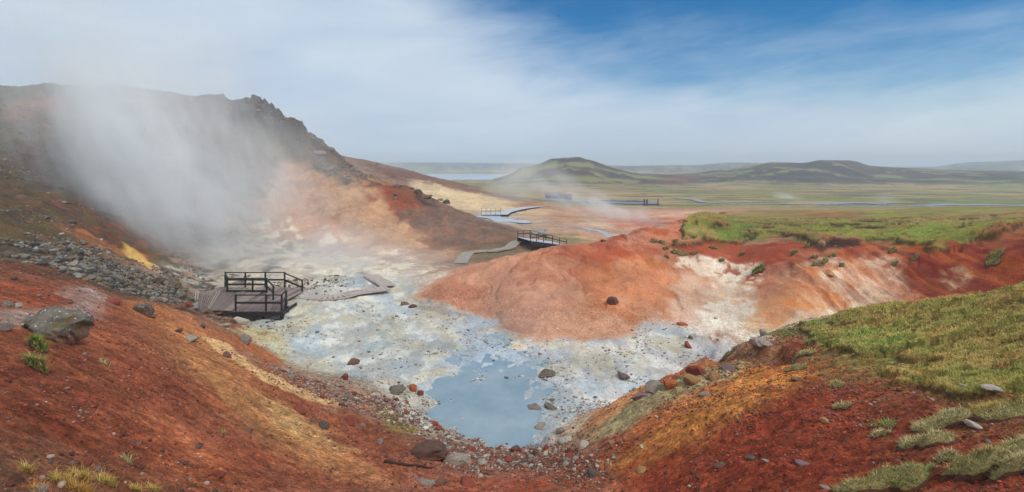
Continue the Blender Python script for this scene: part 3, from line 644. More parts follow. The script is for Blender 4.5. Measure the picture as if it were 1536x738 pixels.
def rock_mat(name, c1, c2, lich=None, lich_amt=.55, moss=None):
    m, nt, b = mat(name)
    n1 = tnoise(nt, 5, 8, .7); n2 = tnoise(nt, 22, 5, .7)
    mx = nt.nodes.new('ShaderNodeMix'); mx.data_type = 'RGBA'; nt.links.new(rng_node(nt, n1, .35, .65, 0, 1), mx.inputs[0])
    mx.inputs[6].default_value = (*lin(c1), 1); mx.inputs[7].default_value = (*lin(c2), 1); out = mx.outputs[2]
    for cc, amt, sc in ((lich, lich_amt, 12), (moss, .56, 3.2)):
        if not cc: continue
        mm = nt.nodes.new('ShaderNodeMix'); mm.data_type = 'RGBA'; nt.links.new(rng_node(nt, tnoise(nt, sc, 5, .6), amt, amt + .06, 0, 1), mm.inputs[0])
        nt.links.new(out, mm.inputs[6]); mm.inputs[7].default_value = (*lin(cc), 1); out = mm.outputs[2]
    tcg = nt.nodes.new('ShaderNodeTexCoord'); sx = nt.nodes.new('ShaderNodeSeparateXYZ'); nt.links.new(tcg.outputs['Generated'], sx.inputs[0])
    so = nt.nodes.new('ShaderNodeMix'); so.data_type = 'RGBA'; nt.links.new(mnode(nt, 'MULTIPLY', rng_node(nt, mnode(nt, 'ADD', sx.outputs[2], mnode(nt, 'MULTIPLY', n1, .5)), .5, .85, .75, .08), 1), so.inputs[0])
    nt.links.new(out, so.inputs[6]); so.inputs[7].default_value = (*lin((132,88,66)), 1); out = so.outputs[2]
    inf = nt.nodes.new('ShaderNodeObjectInfo')
    nt.links.new(mulcol(nt, out, mnode(nt, 'MULTIPLY', rng_node(nt, n2, .3, .7, .75, 1.25), rng_node(nt, inf.outputs['Random'], 0, 1, .7, 1.35))), b.inputs['Base Color'])
    b.inputs['Roughness'].default_value = .85; b.inputs['Specular IOR Level'].default_value = .3
    bump(nt, b, mnode(nt, 'ADD', n1, mnode(nt, 'MULTIPLY', n2, .4)), .6, .05)
    return m
M_ground = ground_material()
ground = grid_mesh('ground', GX, GY, Z, colr, {'grit': grit, 'wet': wet}); ground.data.materials.append(M_ground)
set_custom(ground, kind='structure')
def dump(): pass
# ground behind and beside the camera (closes the sheet)
def back_ground():
    a = np.linspace(TH1, 2 * math.pi + TH0, 70); rr = np.exp(np.linspace(math.log(1.2), math.log(3000), 50))
    Aa, R = np.meshgrid(a, rr); X = R * np.sin(Aa); Y = R * np.cos(Aa)
    e0 = samp(Z, np.sin(TH1 - 1e-4) * R, np.cos(TH1 - 1e-4) * R); e1 = samp(Z, np.sin(TH0 + 1e-4) * R, np.cos(TH0 + 1e-4) * R)
    t = (Aa - TH1) / (2 * math.pi + TH0 - TH1); w = sstep(0, 1, t)
    Zz = e0 * (1 - w) + e1 * w + np.sin(t * math.pi) * np.minimum(R * .05, 8)
    cz = np.ones(X.shape + (1,)) * lin((128,72,48))[None, None]
    f = sstep(10, 30, R)[..., None]; cz = cz * (1 - f) + lin((92,92,56)) * f
    o = grid_mesh('ground', X, Y, Zz, cz, {'grit': np.ones(X.shape), 'wet': np.zeros(X.shape)}); o.data.materials.append(M_ground)
    set_custom(o, kind='structure')
    # small patch right under the camera
    R2, A2 = np.meshgrid(np.array([0.001, .4, .8, 1.2]), np.linspace(0, 2 * math.pi, 73)); X = R2 * np.sin(A2); Y = R2 * np.cos(A2)
    o = grid_mesh('ground', X.T, Y.T, (samp(Z, X, np.maximum(Y, .9)) * 0 - 1.72).T, np.ones(X.T.shape + (1,)) * lin((135,64,42)), {'grit': np.ones(X.T.shape), 'wet': np.zeros(X.T.shape)})
    o.data.materials.append(M_ground); set_custom(o, kind='structure')
back_ground()

# ------------------------------------------------------------------ water
def water_mat(name, c1, c2, rough, scale=.6):
    m, nt, b = mat(name)
    n_ = tnoise(nt, scale, 6, .6); mx = nt.nodes.new('ShaderNodeMix'); mx.data_type = 'RGBA'
    nt.links.new(rng_node(nt, n_, .38, .66, 0, 1), mx.inputs[0]); mx.inputs[6].default_value = (*lin(c1), 1); mx.inputs[7].default_value = (*lin(c2), 1)
    nt.links.new(mx.outputs[2], b.inputs['Base Color']); b.inputs['Roughness'].default_value = rough; b.inputs['IOR'].default_value = 1.33
    bump(nt, b, tnoise(nt, 7, 3, .5), .12, .02)
    return m
def poly_sheet(name, pts3, m, kind='structure'):
    me = bpy.data.meshes.new(name); me.from_pydata([tuple(p) for p in pts3], [], [list(range(len(pts3)))]); me.update()
    o = bpy.data.objects.new(name, me); COL.objects.link(o); me.materials.append(m)
    if me.polygons[0].normal.z < 0: me.flip_normals()
    if kind: o['kind'] = kind
    return o
M_pool = water_mat('milky_water', (124,148,162), (144,162,174), .14)
def at_level(px, py, z): Y = -z * F / (py - HZ); return ((px - CX) / F * Y, Y, z)
poly_sheet('pool_water', [at_level(px, py, WL) for px, py in [(590,440),(700,450),(780,485),(900,512),(930,540),(900,600),(860,670),(780,700),(680,680),(600,640),(570,560),(600,480)]], M_pool)
M_stream = water_mat('stream_water', (150,168,186), (184,194,204), .25)
M_river = water_mat('river_water', (110,128,146), (150,164,176), .3)
M_lake = water_mat('lake_water', (150,172,190), (130,152,172), .2, .01)
poly_sheet('lake_water', [(-260,470,-13.9),(40,470,-13.9),(40,760,-13.9),(-420,760,-13.9)], M_lake)
def ribbon(name, line, width, z_off, m, kind='structure', thick=0, fixed=None):
    """line: list of world points (x,y,z); flat strip following it"""
    P = [Vector(p) for p in line]; Lf, Rt = [], []
    for i, p in enumerate(P):
        a = P[max(i - 1, 0)]; c = P[min(i + 1, len(P) - 1)]; d = (c - a); d.z = 0; d.normalize(); nrm = Vector((-d.y, d.x, 0))
        w = width[i] if isinstance(width, (list, tuple)) else width
        Lf.append(p + nrm * w / 2 + Vector((0, 0, z_off))); Rt.append(p - nrm * w / 2 + Vector((0, 0, z_off)))
    bm = bmesh.new(); v1 = [bm.verts.new(p) for p in Lf]; v2 = [bm.verts.new(p) for p in Rt]
    for i in range(len(P) - 1): bm.faces.new((v1[i], v2[i], v2[i + 1], v1[i + 1]))
    bmesh.ops.recalc_face_normals(bm, faces=bm.faces)
    me = bpy.data.meshes.new(name); bm.to_mesh(me); bm.free()
    if me.polygons[0].normal.z < 0: me.flip_normals()
    me.materials.append(m)
    o = bpy.data.objects.new(name, me); COL.objects.link(o)
    if kind: o['kind'] = kind
    return o
def ground_pts(pxs, G=None): return [tuple(p) for p in cast([p[0] for p in pxs], [p[1] for p in pxs], Z)]
def smooth_line(P, n_=6):
    P = [Vector(p) for p in P]; out = []
    for i in range(len(P) - 1):
        p0 = P[max(i - 1, 0)]; p1 = P[i]; p2 = P[i + 1]; p3 = P[min(i + 2, len(P) - 1)]
        for k in range(n_):
            t = k / n_; out.append(.5 * ((2 * p1) + (-p0 + p2) * t + (2 * p0 - 5 * p1 + 4 * p2 - p3) * t * t + (-p0 + 3 * p1 - 3 * p2 + p3) * t ** 3))
    return out + [P[-1]]
def drape(P, off):
    P = [Vector(p) for p in P]; z = samp(Z, np.array([p.x for p in P]), np.array([p.y for p in P])); return [Vector((p.x, p.y, zz + off)) for p, zz in zip(P, z)]
ribbon('stream_water', drape(smooth_line(ground_pts([(728,324),(750,330),(775,333),(795,333)])), .12), [3.5 + .9 * math.sin(i) for i in range(40)], 0, M_stream)
ribbon('stream_water', drape(smooth_line([at_level(868,342,-9.3),at_level(890,345,-9.3),at_level(910,350,-9.3),at_level(925,357,-9.2)]), .06), [1.0 + .3 * math.sin(i * 2) for i in range(40)], 0, M_stream)
def level_line(pxs, z): return [at_level(px, py, z) for px, py in pxs]
for nm, pxs, w in (('river_water', [(1010,296),(1040,298),(1060,303),(1120,305.5),(1170,306),(1230,307),(1300,308),(1380,309)], 2.6),
                   ('river_water', [(1380,309),(1440,309),(1480,308.5),(1536,310),(1600,311)], 4.5),
                   ('river_water', [(1225,306),(1260,304.5),(1300,305),(1330,306)], 4.0)):
    P = smooth_line(level_line(pxs, -12.3), 8)
    ribbon(nm, drape(P, .25), w, 0, M_river)

# ------------------------------------------------------------------ object helpers
def tag(o, label, cat, group=None, kind=None):
    if label: o['label'] = label
    if cat: o['category'] = cat
    if group: o['group'] = group
    if kind: o['kind'] = kind
    return o
def empty(name, loc, rz=0):
    o = bpy.data.objects.new(name, None); COL.objects.link(o); o.location = loc; o.rotation_euler = (0, 0, rz); o.empty_display_size = .2; return o
def link_bm(name, bm, m, parent=None, smooth=False):
    me = bpy.data.meshes.new(name); bmesh.ops.recalc_face_normals(bm, faces=bm.faces); bm.to_mesh(me); bm.free()
    if m: me.materials.append(m)
    if smooth: me.polygons.foreach_set('use_smooth', np.ones(len(me.polygons), bool))
    o = bpy.data.objects.new(name, me); COL.objects.link(o)
    if parent: o.parent = parent
    return o
def add_beam(bm, p, q, w, h, up=Vector((0, 0, 1))):
    p = Vector(p); q = Vector(q); d = (q - p); L_ = d.length; d.normalize()
    side = d.cross(up)
    if side.length < .01: side = d.cross(Vector((0, 1, 0)))
    side.normalize(); u = side.cross(d)
    vs_ = []
    for e in (p, q):
        for a, c in ((-1, -1), (1, -1), (1, 1), (-1, 1)): vs_.append(bm.verts.new(e + side * a * w / 2 + u * c * h / 2))
    for f in ((0, 1, 2, 3), (7, 6, 5, 4), (0, 4, 5, 1), (1, 5, 6, 2), (2, 6, 7, 3), (3, 7, 4, 0)): bm.faces.new([vs_[i] for i in f])
def gz(x, y): return float(samp(Z, np.array([x]), np.array([y]))[0])
def on(px, py): p = cast([px], [py], Z)[0]; return Vector(p)

# ------------------------------------------------------------------ timber things
M_plank = plain_mat('wet_grey_planks', (138,122,116), .55, scale=3, rgb2=(104,92,88), stretch=(3, 12, 3), bmp=.3)
M_plank2 = plain_mat('worn_planks', (160,146,138), .5, scale=3, rgb2=(128,114,108), stretch=(3, 12, 3))
M_plank3 = plain_mat('dark_wet_planks', (116,100,98), .4, scale=3, rgb2=(88,78,76), stretch=(3, 12, 3))
M_dark = plain_mat('tarred_timber', (30,30,34), .6, scale=8, rgb2=(46,44,46))
M_path = plain_mat('weathered_boards', (158,150,140), .6, scale=4, rgb2=(134,126,116))
M_walk = plain_mat('bleached_boards', (196,204,212), .5, scale=4, rgb2=(170,178,188))
DZ = -8.9
def dpt(px, Y, z=DZ): return Vector(((px - CX) / F * Y, Y, z))
def planks(bm, a, b, c, d, n_, gap=.03, t=.04):
    """boards filling quad a-b-c-d, running from edge ab to edge dc"""
    a, b, c, d = map(Vector, (a, b, c, d))
    for i in range(n_):
        w_ = (b - a).length / n_; e = gap / w_ / n_ / 2 if w_ else 0
        s0 = i / n_ + e; s1 = (i + 1) / n_ - e
        dz = Vector((0, 0, random.uniform(-.006, .006)))
        top = [a.lerp(b, s0), a.lerp(b, s1), d.lerp(c, s1), d.lerp(c, s0)]
        v = [bm.verts.new(p + dz) for p in top] + [bm.verts.new(p + dz - Vector((0, 0, t))) for p in top]
        mi = random.randrange(3)
        for f in ((0, 1, 2, 3), (7, 6, 5, 4), (0, 4, 5, 1), (1, 5, 6, 2), (2, 6, 7, 3), (3, 7, 4, 0)):
            fc_ = bm.faces.new([v[k] for k in f]); fc_.material_index = mi
def railing(parent, pts, H=1.0, npost=None, rails=(.97, .5), z0=DZ, drop=0, mt=None):
    """a railing is a part; its posts and rails are sub-parts"""
    mt = mt or M_dark
    r = bpy.data.objects.new('railing', None); COL.objects.link(r); r.parent = parent
    P = [Vector(p) for p in pts]; off = parent.location
    for i, p in enumerate(P):
        bm = bmesh.new(); add_beam(bm, p - off - Vector((0, 0, .25)), p - off + Vector((0, 0, H)), .09, .09, Vector((0, 1, 0))); link_bm('post', bm, mt, r)
    for k, h in enumerate(rails):
        bm = bmesh.new()
        for i in range(len(P) - 1):
            add_beam(bm, P[i] - off + Vector((0, 0, H * h)), P[i + 1] - off + Vector((0, 0, H * h)), .11 if k == 0 else .045, .05 if k == 0 else .12)
        link_bm('handrail' if k == 0 else 'rail', bm, mt, r)
    return r
plat = empty('viewing_platform', (-17, 33, DZ - .8)); tag(plat, 'dark timber viewing platform with grey plank deck standing on the pale steaming ground', 'viewing platform')
po = plat.location
FL, FR = Vector((-17.0, 31.1, DZ)), Vector((-13.95, 31.1, DZ)); BL, BR = Vector((-17.3, 35.6, DZ)), Vector((-14.9, 36.2, DZ))
RL0, RL1 = Vector((-19.45, 31.2, DZ + .05)), Vector((-22.4, 35.8, DZ + .06))
def loc(*v): return [Vector(x) - po for x in v]
bm = bmesh.new(); planks(bm, *loc(FL, FR, Vector((-14.9, 33.6, DZ)), Vector((-17.2, 33.6, DZ))), 22)
planks(bm, *loc(Vector((-17.2, 33.61, DZ)), Vector((-14.9, 33.61, DZ)), Vector((-14.6, 37.1, DZ)), Vector((-17.4, 37.1, DZ))), 18)
planks(bm, *loc(Vector((-20.9, 35.7, DZ + .02)), Vector((-17.42, 35.7, DZ + .02)), Vector((-17.42, 37.1, DZ + .02)), Vector((-21.1, 37.1, DZ + .02))), 24)
dk_ = link_bm('deck', bm, M_plank, plat)
for m_ in (M_plank2, M_plank3): dk_.data.materials.append(m_)
bm = bmesh.new(); planks(bm, *loc(RL0, FL + Vector((-.02, 0, .05)), Vector((-17.44, 35.66, DZ + .02)), RL1), 26)
dk_ = link_bm('ramp', bm, M_plank, plat)
for m_ in (M_plank2, M_plank3): dk_.data.materials.append(m_)
bm = bmesh.new()
for z_, hh in ((-.16, .2), (-.52, .14)): add_beam(bm, FL - po + Vector((-.6, -.04, z_)), FR - po + Vector((0, -.04, z_)), .06, hh)
add_beam(bm, FR - po + Vector((.04, 0, -.16)), Vector((-14.86, 33.6, DZ)) - po + Vector((.04, 0, -.16)), .06, .2)
add_beam(bm, FR - po + Vector((.04, 0, -.52)), Vector((-14.86, 33.6, DZ)) - po + Vector((.04, 0, -.52)), .06, .14)
for k in range(4): add_beam(bm, FL - po + Vector((.2 + .9 * k, .3, -.2)), FL - po + Vector((.2 + .9 * k, 2.4, -.2)), .08, .18)
link_bm('joist', bm, M_dark, plat)
for x_, y_ in ((-16.6, 31.25), (-15.2, 31.25), (-14.05, 31.2), (-14.2, 32.4), (-16.6, 33), (-14.85, 33.7), (-19, 36), (-20.8, 36.9)):
    bm = bmesh.new(); add_beam(bm, Vector((x_, y_, DZ - .05)) - po, Vector((x_, y_, DZ - 1.15)) - po, .12, .12, Vector((0, 1, 0))); link_bm('support_post', bm, M_dark, plat)
railing(plat, [dpt(353.5, 31.15), dpt(399, 31.15), dpt(422.5, 31.15)], 1.0)
railing(plat, [dpt(422.6, 31.2), Vector((-14.25, 32.3, DZ))], 1.0)
railing(plat, [dpt(341, 35.65), dpt(379, 35.65), dpt(400, 35.65)], 1.02, rails=(.97, .55, .1))
railing(plat, [dpt(341, 35.7), dpt(338, 37.05)], 1.05)
railing(plat, [dpt(338, 37.1), dpt(368, 37.1), dpt(398, 37.1), dpt(427, 37.1)], 1.12)
railing(plat, [dpt(427, 37.15), Vector((-14.75, 36.0, DZ - .25))], 1.05)
railing(plat, [dpt(400, 35.6), dpt(410, 33.7, DZ - .02)], .96)

def walkway(name, label, cat, pxs, w, mt, off=.12, steps=5, fascia=None, base=None, n_post=0, group=None, fixed=None):
    P = smooth_line(ground_pts(pxs) if fixed is None else fixed, steps)
    if fixed is None: P = drape(P, off)
    root = empty(name, P[0]); tag(root, label, cat, group)
    o = P[0].copy(); bm = bmesh.new()
    nb = []
    for i in range(len(P) - 1):
        d = (P[i + 1] - P[i]); L_ = d.length; k = max(1, int(L_ / max(.35, L_ / 6))); nrm = Vector((-d.y, d.x, 0)).normalized()
        planks(bm, P[i] + nrm * w / 2 - o, P[i + 1] + nrm * w / 2 - o, P[i + 1] - nrm * w / 2 - o, P[i] - nrm * w / 2 - o, k, .03, .07)
    link_bm('deck', bm, mt, root)
    if fascia:
        for s_ in (-1, 1):
            bm = bmesh.new(); prev = None
            for i in range(len(P)):
                d = P[min(i + 1, len(P) - 1)] - P[max(i - 1, 0)]; nrm = Vector((-d.y, d.x, 0)).normalized()
                q = P[i] + nrm * s_ * (w / 2 + .05) - o; e = nrm * .04
                cur = [bm.verts.new(q + e + Vector((0, 0, -.02))), bm.verts.new(q - e + Vector((0, 0, -.02))), bm.verts.new(q - e - Vector((0, 0, fascia))), bm.verts.new(q + e - Vector((0, 0, fascia)))]
                if prev:
                    for k_ in range(4): bm.faces.new((prev[k_], prev[(k_ + 1) % 4], cur[(k_ + 1) % 4], cur[k_]))
                else: bm.faces.new(cur)
                prev = cur
            bm.faces.new(prev[::-1]); link_bm('side_board', bm, mt if fascia < .2 else M_dark, root)
    return root, P
M_mud = plain_mat('muddy_boards', (176,164,160), .6, scale=2, rgb2=(160,148,144))
walkway('boardwalk', 'low grey boardwalk curving away across white ground from the timber platform', 'boardwalk', None, 1.1, M_mud, fixed=smooth_line([at_level(px, py, -9.12) for px, py in [(428,441),(455,444),(485,445.5),(512,443),(532,438),(556,434.5),(582,431)]], 4), steps=1, fascia=.09)
walkway('boardwalk', 'far faint stub of boardwalk turning back into the steam', 'boardwalk', None, 1.0, M_mud, fixed=smooth_line([at_level(px, py, -9.1) for px, py in [(582,428),(574,422),(564,417),(556,412)]], 4), steps=1, fascia=.1)
walkway('boardwalk', 'pale boardwalk climbing between the brown hill foot and the pink dome', 'boardwalk', [(690,396),(696,388),(703,380),(713,378.5),(735,377.5),(750,375),(764,372),(770,367),(776,363),(786,361),(797,360)], 1.1, M_path, .12, 4, .08)
# bridge over the stream
b0, b1 = on(796, 361), on(849, 371)
BZ = (b0.z + .35)
bA, bB = Vector(((796 - CX) / F * 56, 56, 0)), Vector(((850 - CX) / F * 58, 58, 0))
bA.z = -(361 - HZ) / F * 56; bB.z = -(368 - HZ) / F * 58
br = empty('footbridge', bA); tag(br, 'dark timber footbridge with black railings where the boardwalk crosses behind the dome', 'footbridge')
d = (bB - bA); nrm = Vector((-d.y, d.x, 0)).normalized(); Wb = 1.7
bm = bmesh.new(); planks(bm, nrm * 0, d, d + nrm * Wb * 1.9, nrm * Wb * 1.9, 22, .02, .06); link_bm('deck', bm, M_walk, br)
bm = bmesh.new(); add_beam(bm, Vector((0, -.06, -.25)), d + Vector((0, -.06, -.25)), .1, .42); add_beam(bm, nrm * Wb * 1.9 + Vector((0, .06, -.25)), d + nrm * Wb * 1.9 + Vector((0, .06, -.25)), .1, .42)
link_bm('girder', bm, M_dark, br)
for t_ in (0.05, .33, .66, .95):
    bm = bmesh.new(); q = d * t_; add_beam(bm, q + Vector((0, .1, -.1)), q + Vector((0, .1, -1.6)), .16, .16, Vector((0, 1, 0))); link_bm('support_post', bm, M_dark, br)
mid_ = bA + d * .35 + Vector((0, 0, .28))
M_br = plain_mat('hazed_bridge_timber', (70,70,76), .6, scale=6, rgb2=(56,56,62))  # the dark timber, lightened so distance haze sits in its colour
railing(br, [bA, bA + d * .16 + Vector((0, 0, .12)), mid_, bA + d * .6 + Vector((0, 0, .2)), bA + d * .8 + Vector((0, 0, .08)), bB], .7, mt=M_br)
e_ = nrm * Wb * 1.9
railing(br, [bA + e_, bA + d * .16 + e_ + Vector((0, 0, .12)), mid_ + e_, bA + d * .6 + e_ + Vector((0, 0, .2)), bA + d * .8 + e_, bB + e_], .7, mt=M_br)
walkway('boardwalk', 'short grey boardwalk leaving the far side of the footbridge', 'boardwalk', [(812,354),(808,350),(806,347),(812,345)], 1.8, M_path, .2, 3)
# raised curving walkway
wpts = [at_level(751,321.5,-9.0), at_level(757,318,-9.2), at_level(766,315.5,-9.3), at_level(778,313,-9.45), at_level(792,311,-9.7), at_level(820,308.6,-10.2), at_level(852,307.2,-10.7)]
rw, P = walkway('raised_walkway', 'bright raised walkway with dark side curving from the car park past the sandy ridge', 'walkway', None, 2.6, M_walk, fixed=wpts, steps=5, fascia=1.5)
pr = [at_level(px, 321.7, -9.0) for px in (722, 729, 736, 743, 751)]
railing(rw, pr, 1.2, mt=M_path)
bm = bmesh.new(); o_ = rw.location
planks(bm, Vector(pr[0]) - o_, Vector(pr[-1]) - o_, Vector(pr[-1]) - o_ + Vector((0, 4, 0)), Vector(pr[0]) - o_ + Vector((0, 4, 0)), 12, .03, .1); link_bm('landing', bm, M_walk, rw)
# car park: road strip, earth bund, hut, posts
M_road = plain_mat('wet_asphalt', (112,124,150), .45, scale=1.5, rgb2=(96,104,124))
P = smooth_line([at_level(px, py, -12.25) for px, py in [(815,304.5),(853,305),(900,305.2),(950,305.6),(990,306)]], 5)
ribbon('road', drape(P, .45), 9, 0, M_road)
M_bund = plain_mat('dark_gravel', (70,66,72), .9, scale=2, rgb2=(52,48,52))
def mound(name, c, L_, w_, h_, m, ang=0, parent=None, seed=0, res=(40, 16)):
    u = np.linspace(-1, 1, res[0]); v = np.linspace(-1, 1, res[1]); U, V = np.meshgrid(u, v)
    hh = np.clip(1 - V ** 2, 0, 1) ** .7 * np.clip(1 - U ** 4, 0, 1) ** .6 * (1 + .25 * fbm(U * 4 + seed, V * 2, 3, seed + 3)) * h_ - .15 * h_
    ca, sa = math.cos(ang), math.sin(ang); X = U * L_ / 2; Y = V * w_ / 2
    Xw = c[0] + X * ca - Y * sa; Yw = c[1] + X * sa + Y * ca
    o = grid_mesh(name, Xw, Yw, samp(Z, Xw, Yw) + hh); o.data.materials.append(m); return o
c_ = at_level(930, 303.5, -12.2); o = mound('earth_bund', c_, 21, 5, 1.0, M_bund, .03); tag(o, 'long low dark gravel bank beside the road across the plain', 'earth bank')
hp = at_level(835, 303, -12); hz = gz(hp[0], hp[1])
hut = empty('hut', (hp[0], 172, hz)); hy = 172; k_ = hy / F
hut.location = ((819 - CX) * k_, hy, -(301 - HZ) * k_ )
M_hutw = plain_mat('blue_grey_cladding', (96,112,136), .6, scale=3, rgb2=(84,98,120)); M_hutr = plain_mat('slate_roof', (76,86,104), .6)
bm = bmesh.new(); wL = 29 * k_; hH = 8.2 * k_
bmesh.ops.create_cube(bm, size=1, matrix=Matrix.Translation((wL / 2, 2, hH / 2 - .6)) @ Matrix.Diagonal((wL, 4, hH + 1.2, 1))); link_bm('wall', bm, M_hutw, hut)
bm = bmesh.new(); vsx = []
for x_ in (-.3, wL + .3):
    for y_, z_ in ((-.4, hH), (2, hH + .75), (4.4, hH)): vsx.append(bm.verts.new((x_, y_, z_)))
for f in ((0, 3, 4, 1), (1, 4, 5, 2), (0, 1, 2), (3, 5, 4), (0, 2, 5, 3)): bm.faces.new([vsx[i] for i in f])
link_bm('roof', bm, M_hutr, hut)
for x_ in (1.2, 3.2, 4.9):
    bm = bmesh.new(); bmesh.ops.create_cube(bm, size=1, matrix=Matrix.Translation((x_, -.03, .9 if x_ < 4.5 else .6)) @ Matrix.Diagonal((.9, .06, .8 if x_ < 4.5 else 1.6, 1))); link_bm('window' if x_ < 4.5 else 'door', bm, M_dark, hut)
bm = bmesh.new(); bmesh.ops.create_cube(bm, size=1, matrix=Matrix.Translation((wL + 1.2, 1.5, .9)) @ Matrix.Diagonal((2.2, 3, 2.6, 1)))
bmesh.ops.bevel(bm, geom=bm.edges[:], offset=.15, segments=1, affect='EDGES'); link_bm('porch', bm, M_dark, hut)
bm = bmesh.new(); add_beam(bm, (-.9, 1, -.3), (-1.1, 1, hH + 1.3), .12, .12, Vector((0, 1, 0))); link_bm('flue_pipe', bm, M_walk, hut)
tag(hut, 'small blue grey hut with dark porch at the far car park', 'hut')
M_post = plain_mat('rusty_post', (84,56,52), .8)
for i, (px, lb) in enumerate(((966.5, 'tallest and leftmost of three brown posts at the end of the far road'), (970.5, 'middle brown post standing close to the tallest post by the road'), (987, 'lone thinner brown post standing right of the pair by the road'))):
    Yp = 150; x_ = (px - CX) / F * Yp; z_ = gz(x_, Yp); bm = bmesh.new()
    hgt = (-(298.7 + (i == 1) * .3 - HZ) / F * Yp) - z_
    add_beam(bm, (0, 0, -.3), (0, 0, hgt), .42 if i < 2 else .26, .3, Vector((0, 1, 0))); bmesh.ops.bevel(bm, geom=bm.edges[:], offset=.04, segments=1, affect='EDGES')
    o = link_bm('marker_post', bm, M_post); o.location = (x_, Yp, z_); tag(o, lb, 'post', 'brown posts at the road end')
# bird
bm = bmesh.new()
for s_ in (-1, 1):
    a_ = [bm.verts.new(p) for p in ((0, -.12, 0), (0, .14, 0), (s_ * .34, .10, .16), (s_ * .62, -.05, .02), (s_ * .32, -.1, .13))]; bm.faces.new(a_)
bmesh.ops.solidify(bm, geom=bm.faces[:], thickness=.03)
bmesh.ops.create_uvsphere(bm, u_segments=10, v_segments=8, radius=1, matrix=Matrix.Diagonal((.08, .3, .08, 1)))
o = link_bm('bird', bm, plain_mat('dark_feathers', (70,76,90), .9)); o.location = ((837.5 - CX) / F * 150, 150, -(24 - HZ) / F * 150); o.rotation_euler = (.2, .5, .9)
tag(o, 'tiny dark bird flying alone high in the blue sky', 'bird')

# ------------------------------------------------------------------ rocks
def rock_verts(sub, seed, flat=.72, cuts=11, lo_=.5):
    r_ = np.random.default_rng(seed); bm = bmesh.new(); bmesh.ops.create_icosphere(bm, subdivisions=sub, radius=1)
    co = np.array([v.co[:] for v in bm.verts])
    for _ in range(cuts):
        n_ = r_.normal(size=3); n_ /= np.linalg.norm(n_); d_ = r_.uniform(lo_, .86)
        over = np.maximum(0, co @ n_ - d_); co = co - over[:, None] * n_ * .97
    dirn = co / np.linalg.norm(co, axis=1, keepdims=True)
    nn = fbm(dirn[:, 0] * 2.2 + seed, dirn[:, 1] * 2.2 + dirn[:, 2] * 1.7, 3, seed % 50) * .12
    if sub > 3: nn = nn + fbm(dirn[:, 0] * 8 + seed, dirn[:, 1] * 8 + dirn[:, 2] * 7, 3, seed % 50 + 7) * .05
    co = co * (1 + nn[:, None]); co *= np.array([1, r_.uniform(.65, .95), flat * r_.uniform(.8, 1.15)])
    w_ = co[:, 0].max() - co[:, 0].min(); co /= w_
    for v, c in zip(bm.verts, co): v.co = c
    return bm
R_dark = rock_mat('basalt_rock', (96,90,84), (64,60,58), (150,148,138), .6)
R_grey = rock_mat('grey_rock', (136,130,122), (104,98,92), (176,172,162), .6)
R_lich = rock_mat('lichened_rock', (112,110,102), (72,72,66), (186,186,176), .585, (88,76,38))
R_red = rock_mat('red_scoria', (134,58,44), (96,48,42), (150,104,88), .64)
R_brown = rock_mat('brown_rock', (112,82,70), (80,60,56), (140,116,104), .62)
R_pale = rock_mat('pale_crusted_rock', (186,182,172), (150,144,136))
R_tan = rock_mat('ochre_rock', (178,132,84), (150,110,74), (190,170,140), .6)
R_purple = rock_mat('purple_grey_rock', (112,92,98), (92,78,84), (140,126,124), .6)
R_orange = rock_mat('orange_rock', (182,104,52), (140,76,46))
protos = {}
p_a, p_b = on(576, 694), on(648, 704); bm = bmesh.new(); prev = None
for i_ in range(15):
    t_ = i_ / 14; q_ = p_a.lerp(p_b, t_); q_.z = gz(q_.x, q_.y) + .03; rr_ = .05 * (1 - .6 * t_) * random.uniform(.7, 1.2); q_ += Vector((0, random.uniform(-.03, .03), 0))
    ring = [bm.verts.new(q_ + Vector((0, math.cos(a_) * rr_, math.sin(a_) * rr_))) for a_ in [k_ * math.pi / 4 for k_ in range(8)]]
    if prev:
        for k_ in range(8): bm.faces.new((prev[k_], prev[(k_ + 1) % 8], ring[(k_ + 1) % 8], ring[k_]))
    else: bm.faces.new(ring)
    prev = ring
bm.faces.new(prev[::-1]); tag(link_bm('dead_root', bm, plain_mat('rotten_wood', (66,44,38), .9, scale=12), smooth=True), 'thin dark dead root lying on the brown slope left of the big brown boulder', 'root')
def proto_mesh(m, k):
    key = (m.name, k)
    if key not in protos:
        bm = rock_verts(3, 11 + k * 7); me = bpy.data.meshes.new('rock'); bm.to_mesh(me); bm.free(); me.materials.append(m)
        me.polygons.foreach_set('use_smooth', np.ones(len(me.polygons), bool)); me.set_sharp_from_angle(angle=math.radians(32)); protos[key] = me
    return protos[key]
def rock_at(p, w_, m, label, cat='rock', group=None, hr=1.0, name='rock', sink=.22, k=None, rz=None, mesh=None):
    me = mesh or proto_mesh(m, random.randrange(8) if k is None else k)
    o = bpy.data.objects.new(name, me); COL.objects.link(o)
    o.scale = (w_, w_ * random.uniform(.85, 1.1), w_ * hr); o.location = (p[0], p[1], p[2] + w_ * .3 * hr * (1 - sink * 2.8))
    o.rotation_euler = (random.uniform(-.25, .25), random.uniform(-.25, .25), random.uniform(0, 6.28) if rz is None else rz)
    tag(o, label, cat, group); return o
def rock_px(px, py, wpx, m, label, **kw):
    p = on(px, py); return rock_at(p, wpx / F * math.sqrt(p.y ** 2 + p.x ** 2 * .0) , m, label, **kw)
def big_mesh(m, seed, flat=.72, sub=5, cuts=12):
    bm = rock_verts(sub, seed, flat, cuts, .7); me = bpy.data.meshes.new('boulder'); bm.to_mesh(me); bm.free(); me.materials.append(m)
    me.polygons.foreach_set('use_smooth', np.ones(len(me.polygons), bool)); me.set_sharp_from_angle(angle=math.radians(38)); return me
